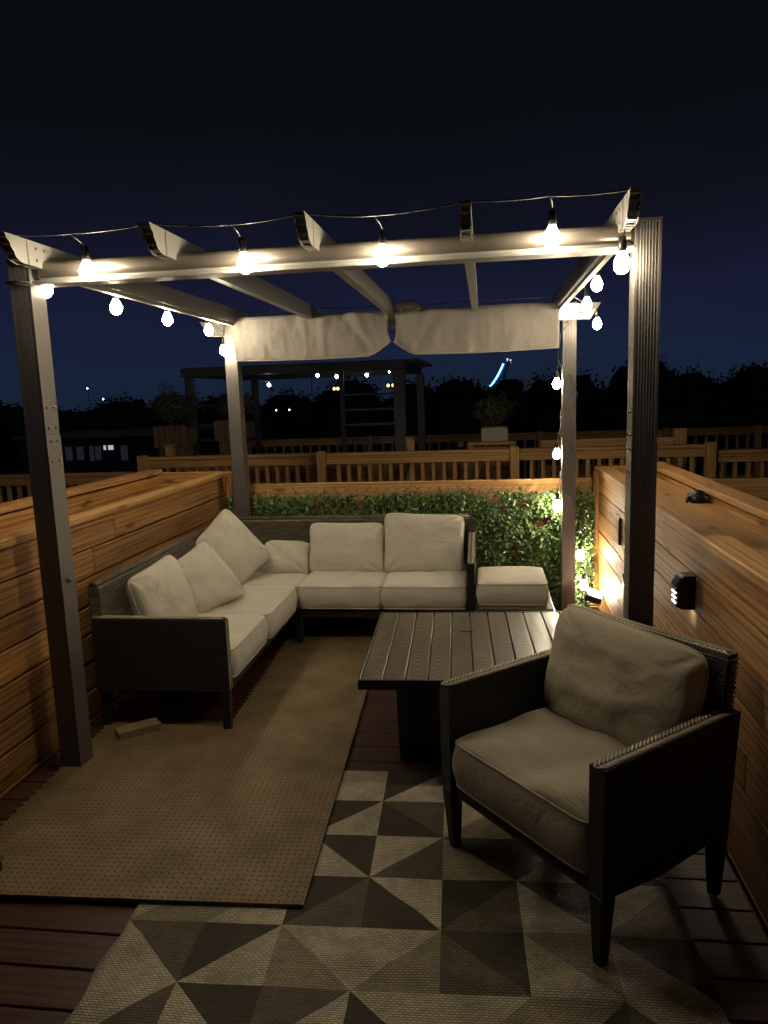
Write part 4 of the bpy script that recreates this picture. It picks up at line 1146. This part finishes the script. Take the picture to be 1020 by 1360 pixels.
# ------------------------------------------------------------------ distant lamps
LAMPS = [(-35.0, 62, 3.2), (-33.6, 62, 2.2), (-28.0, 60, .6), (-22.5, 70, 6.2), (-16.5, 70, 7.5), (6.2, 60, 2.3), (5.5, 58, 1.1), (-3.7, 34, 1.3), (-2.8, 34, 1.35), (-1.0, 62, -.3), (10.8, 58, 2.4), (-9.2, 32, 1.15), (-8.6, 32, 1.15)]
LL = ['lone lamp high at far left beside the left front post', 'lower lamp just under the highest one at far left', 'tiny lamp low over the long low building', 'tiny lamp over the treeline right of the tallest tree',
 'pinpoint lamp in the sky gap left of the dark pergola', 'pinpoint lamp right of the round conifer', 'pinpoint lamp just above the round conifer on its right', 'bright pinpoint lamp left of the brick building top', 'fainter pinpoint lamp beside the bright one near the brick building',
 'low dim lamp between the dark pergola and the round conifer', 'pinpoint lamp left of the string bulb on the back right post', 'cool lamp seen inside the dark pergola, left of its pair', 'cool lamp seen inside the dark pergola, right of its pair']
ms = MB(); ms.lathe([(.01, -.1), (.09, -.05), (.1, 0), (.09, .05), (.01, .1)], seg=8)
for k, (x, y, z) in enumerate(LAMPS):
    t = thing('street_lamp', LL[k], 'street lamp', (x, y, -8), group='distant street lamps')
    s_ = y / 60 * .8
    m = MB(); m.tube([(0, .1, 0), (0, .1, z + 8 + .1), (0, -.0, z + 8.18)], .04 * s_, 5); m.build('pole', m_black, t)
    if k == 0: lamp0 = ms.build('lamp_head', m_star, t); lh = lamp0
    else: lh = lamp0.copy(); C.objects.link(lh); lh.parent = t
    lh.location = (0, 0, z + 8); lh.scale = (s_ * .75,) * 3

# ------------------------------------------------------------------ world, faint fill, camera
w = bpy.data.worlds.new('World'); sc.world = w; w.use_nodes = True
nt = w.node_tree; bg = nt.nodes['Background']
tc = nt.nodes.new('ShaderNodeTexCoord'); sep = nt.nodes.new('ShaderNodeSeparateXYZ'); nt.links.new(tc.outputs['Generated'], sep.inputs[0])
nz = nt.nodes.new('ShaderNodeTexNoise'); nz.inputs['Scale'].default_value = 2.2; nz.inputs['Detail'].default_value = 5
mp = nt.nodes.new('ShaderNodeMapping'); mp.inputs[3].default_value = (1, 1, 3.5); nt.links.new(tc.outputs['Generated'], mp.inputs[0]); nt.links.new(mp.outputs[0], nz.inputs['Vector'])
ad = nt.nodes.new('ShaderNodeMath'); ad.operation = 'MULTIPLY_ADD'; ad.inputs[1].default_value = .17; nt.links.new(nz.outputs[0], ad.inputs[0])
sb_ = nt.nodes.new('ShaderNodeMath'); sb_.operation = 'SUBTRACT'; sb_.inputs[1].default_value = .085; nt.links.new(sep.outputs[2], sb_.inputs[0]); nt.links.new(sb_.outputs[0], ad.inputs[2])
rp = nt.nodes.new('ShaderNodeValToRGB'); nt.links.new(ad.outputs[0], rp.inputs[0]); el = rp.color_ramp.elements
SK = [(0, (.0085, .0155, .034)), (.05, (.0085, .015, .040)), (.13, (.0085, .0105, .030)), (.22, (.0052, .006, .0135)), (.32, (.0032, .0040, .0062)), (1, (.0024, .0032, .0044))]
while len(el) < len(SK): el.new(.5)
for k, (p, c) in enumerate(SK): el[k].position = p; el[k].color = (*c, 1)
nt.links.new(rp.outputs[0], bg.inputs[0]); bg.inputs[1].default_value = 1.0
sl = bpy.data.lights.new('faint_fill', 'SUN'); sl.energy = .008; sl.angle = R(2); sl.color = (.75, .85, 1)  # added faint cool fill, no moon in view
mo = bpy.data.objects.new('faint_fill', sl); C.objects.link(mo); mo.rotation_euler = (R(50), 0, R(20))

f, yaw, pit, rol, h = 973.7485, .1402, .1563, -.0344, 1.5975
cy, sy_ = math.cos(yaw), math.sin(yaw)
fwd = V((-sy_ * math.cos(pit), cy * math.cos(pit), -math.sin(pit))); r_ = V((cy, sy_, 0)); u_ = r_.cross(fwd)
c, s = math.cos(rol), math.sin(rol)
r2 = r_ * c + u_ * s; u2 = -r_ * s + u_ * c
cam = bpy.data.cameras.new('camera'); co = bpy.data.objects.new('camera', cam); C.objects.link(co)
Mx = Matrix((r2, u2, -fwd)).transposed().to_4x4(); Mx.translation = (0, 0, h); co.matrix_world = Mx
cam.sensor_fit = 'VERTICAL'; cam.sensor_height = 36; cam.lens = f / 1360 * 36; cam.clip_end = 3000; cam.clip_start = .05
sc.camera = co
sc.render.resolution_x = 768; sc.render.resolution_y = 1024
sc.view_settings.view_transform = 'Standard'; sc.view_settings.look = 'None'; sc.view_settings.exposure = 0; sc.view_settings.gamma = 1
sc.cycles.use_denoising = True
sc.cycles.sample_clamp_indirect = 6
sc.cycles.max_bounces = 8
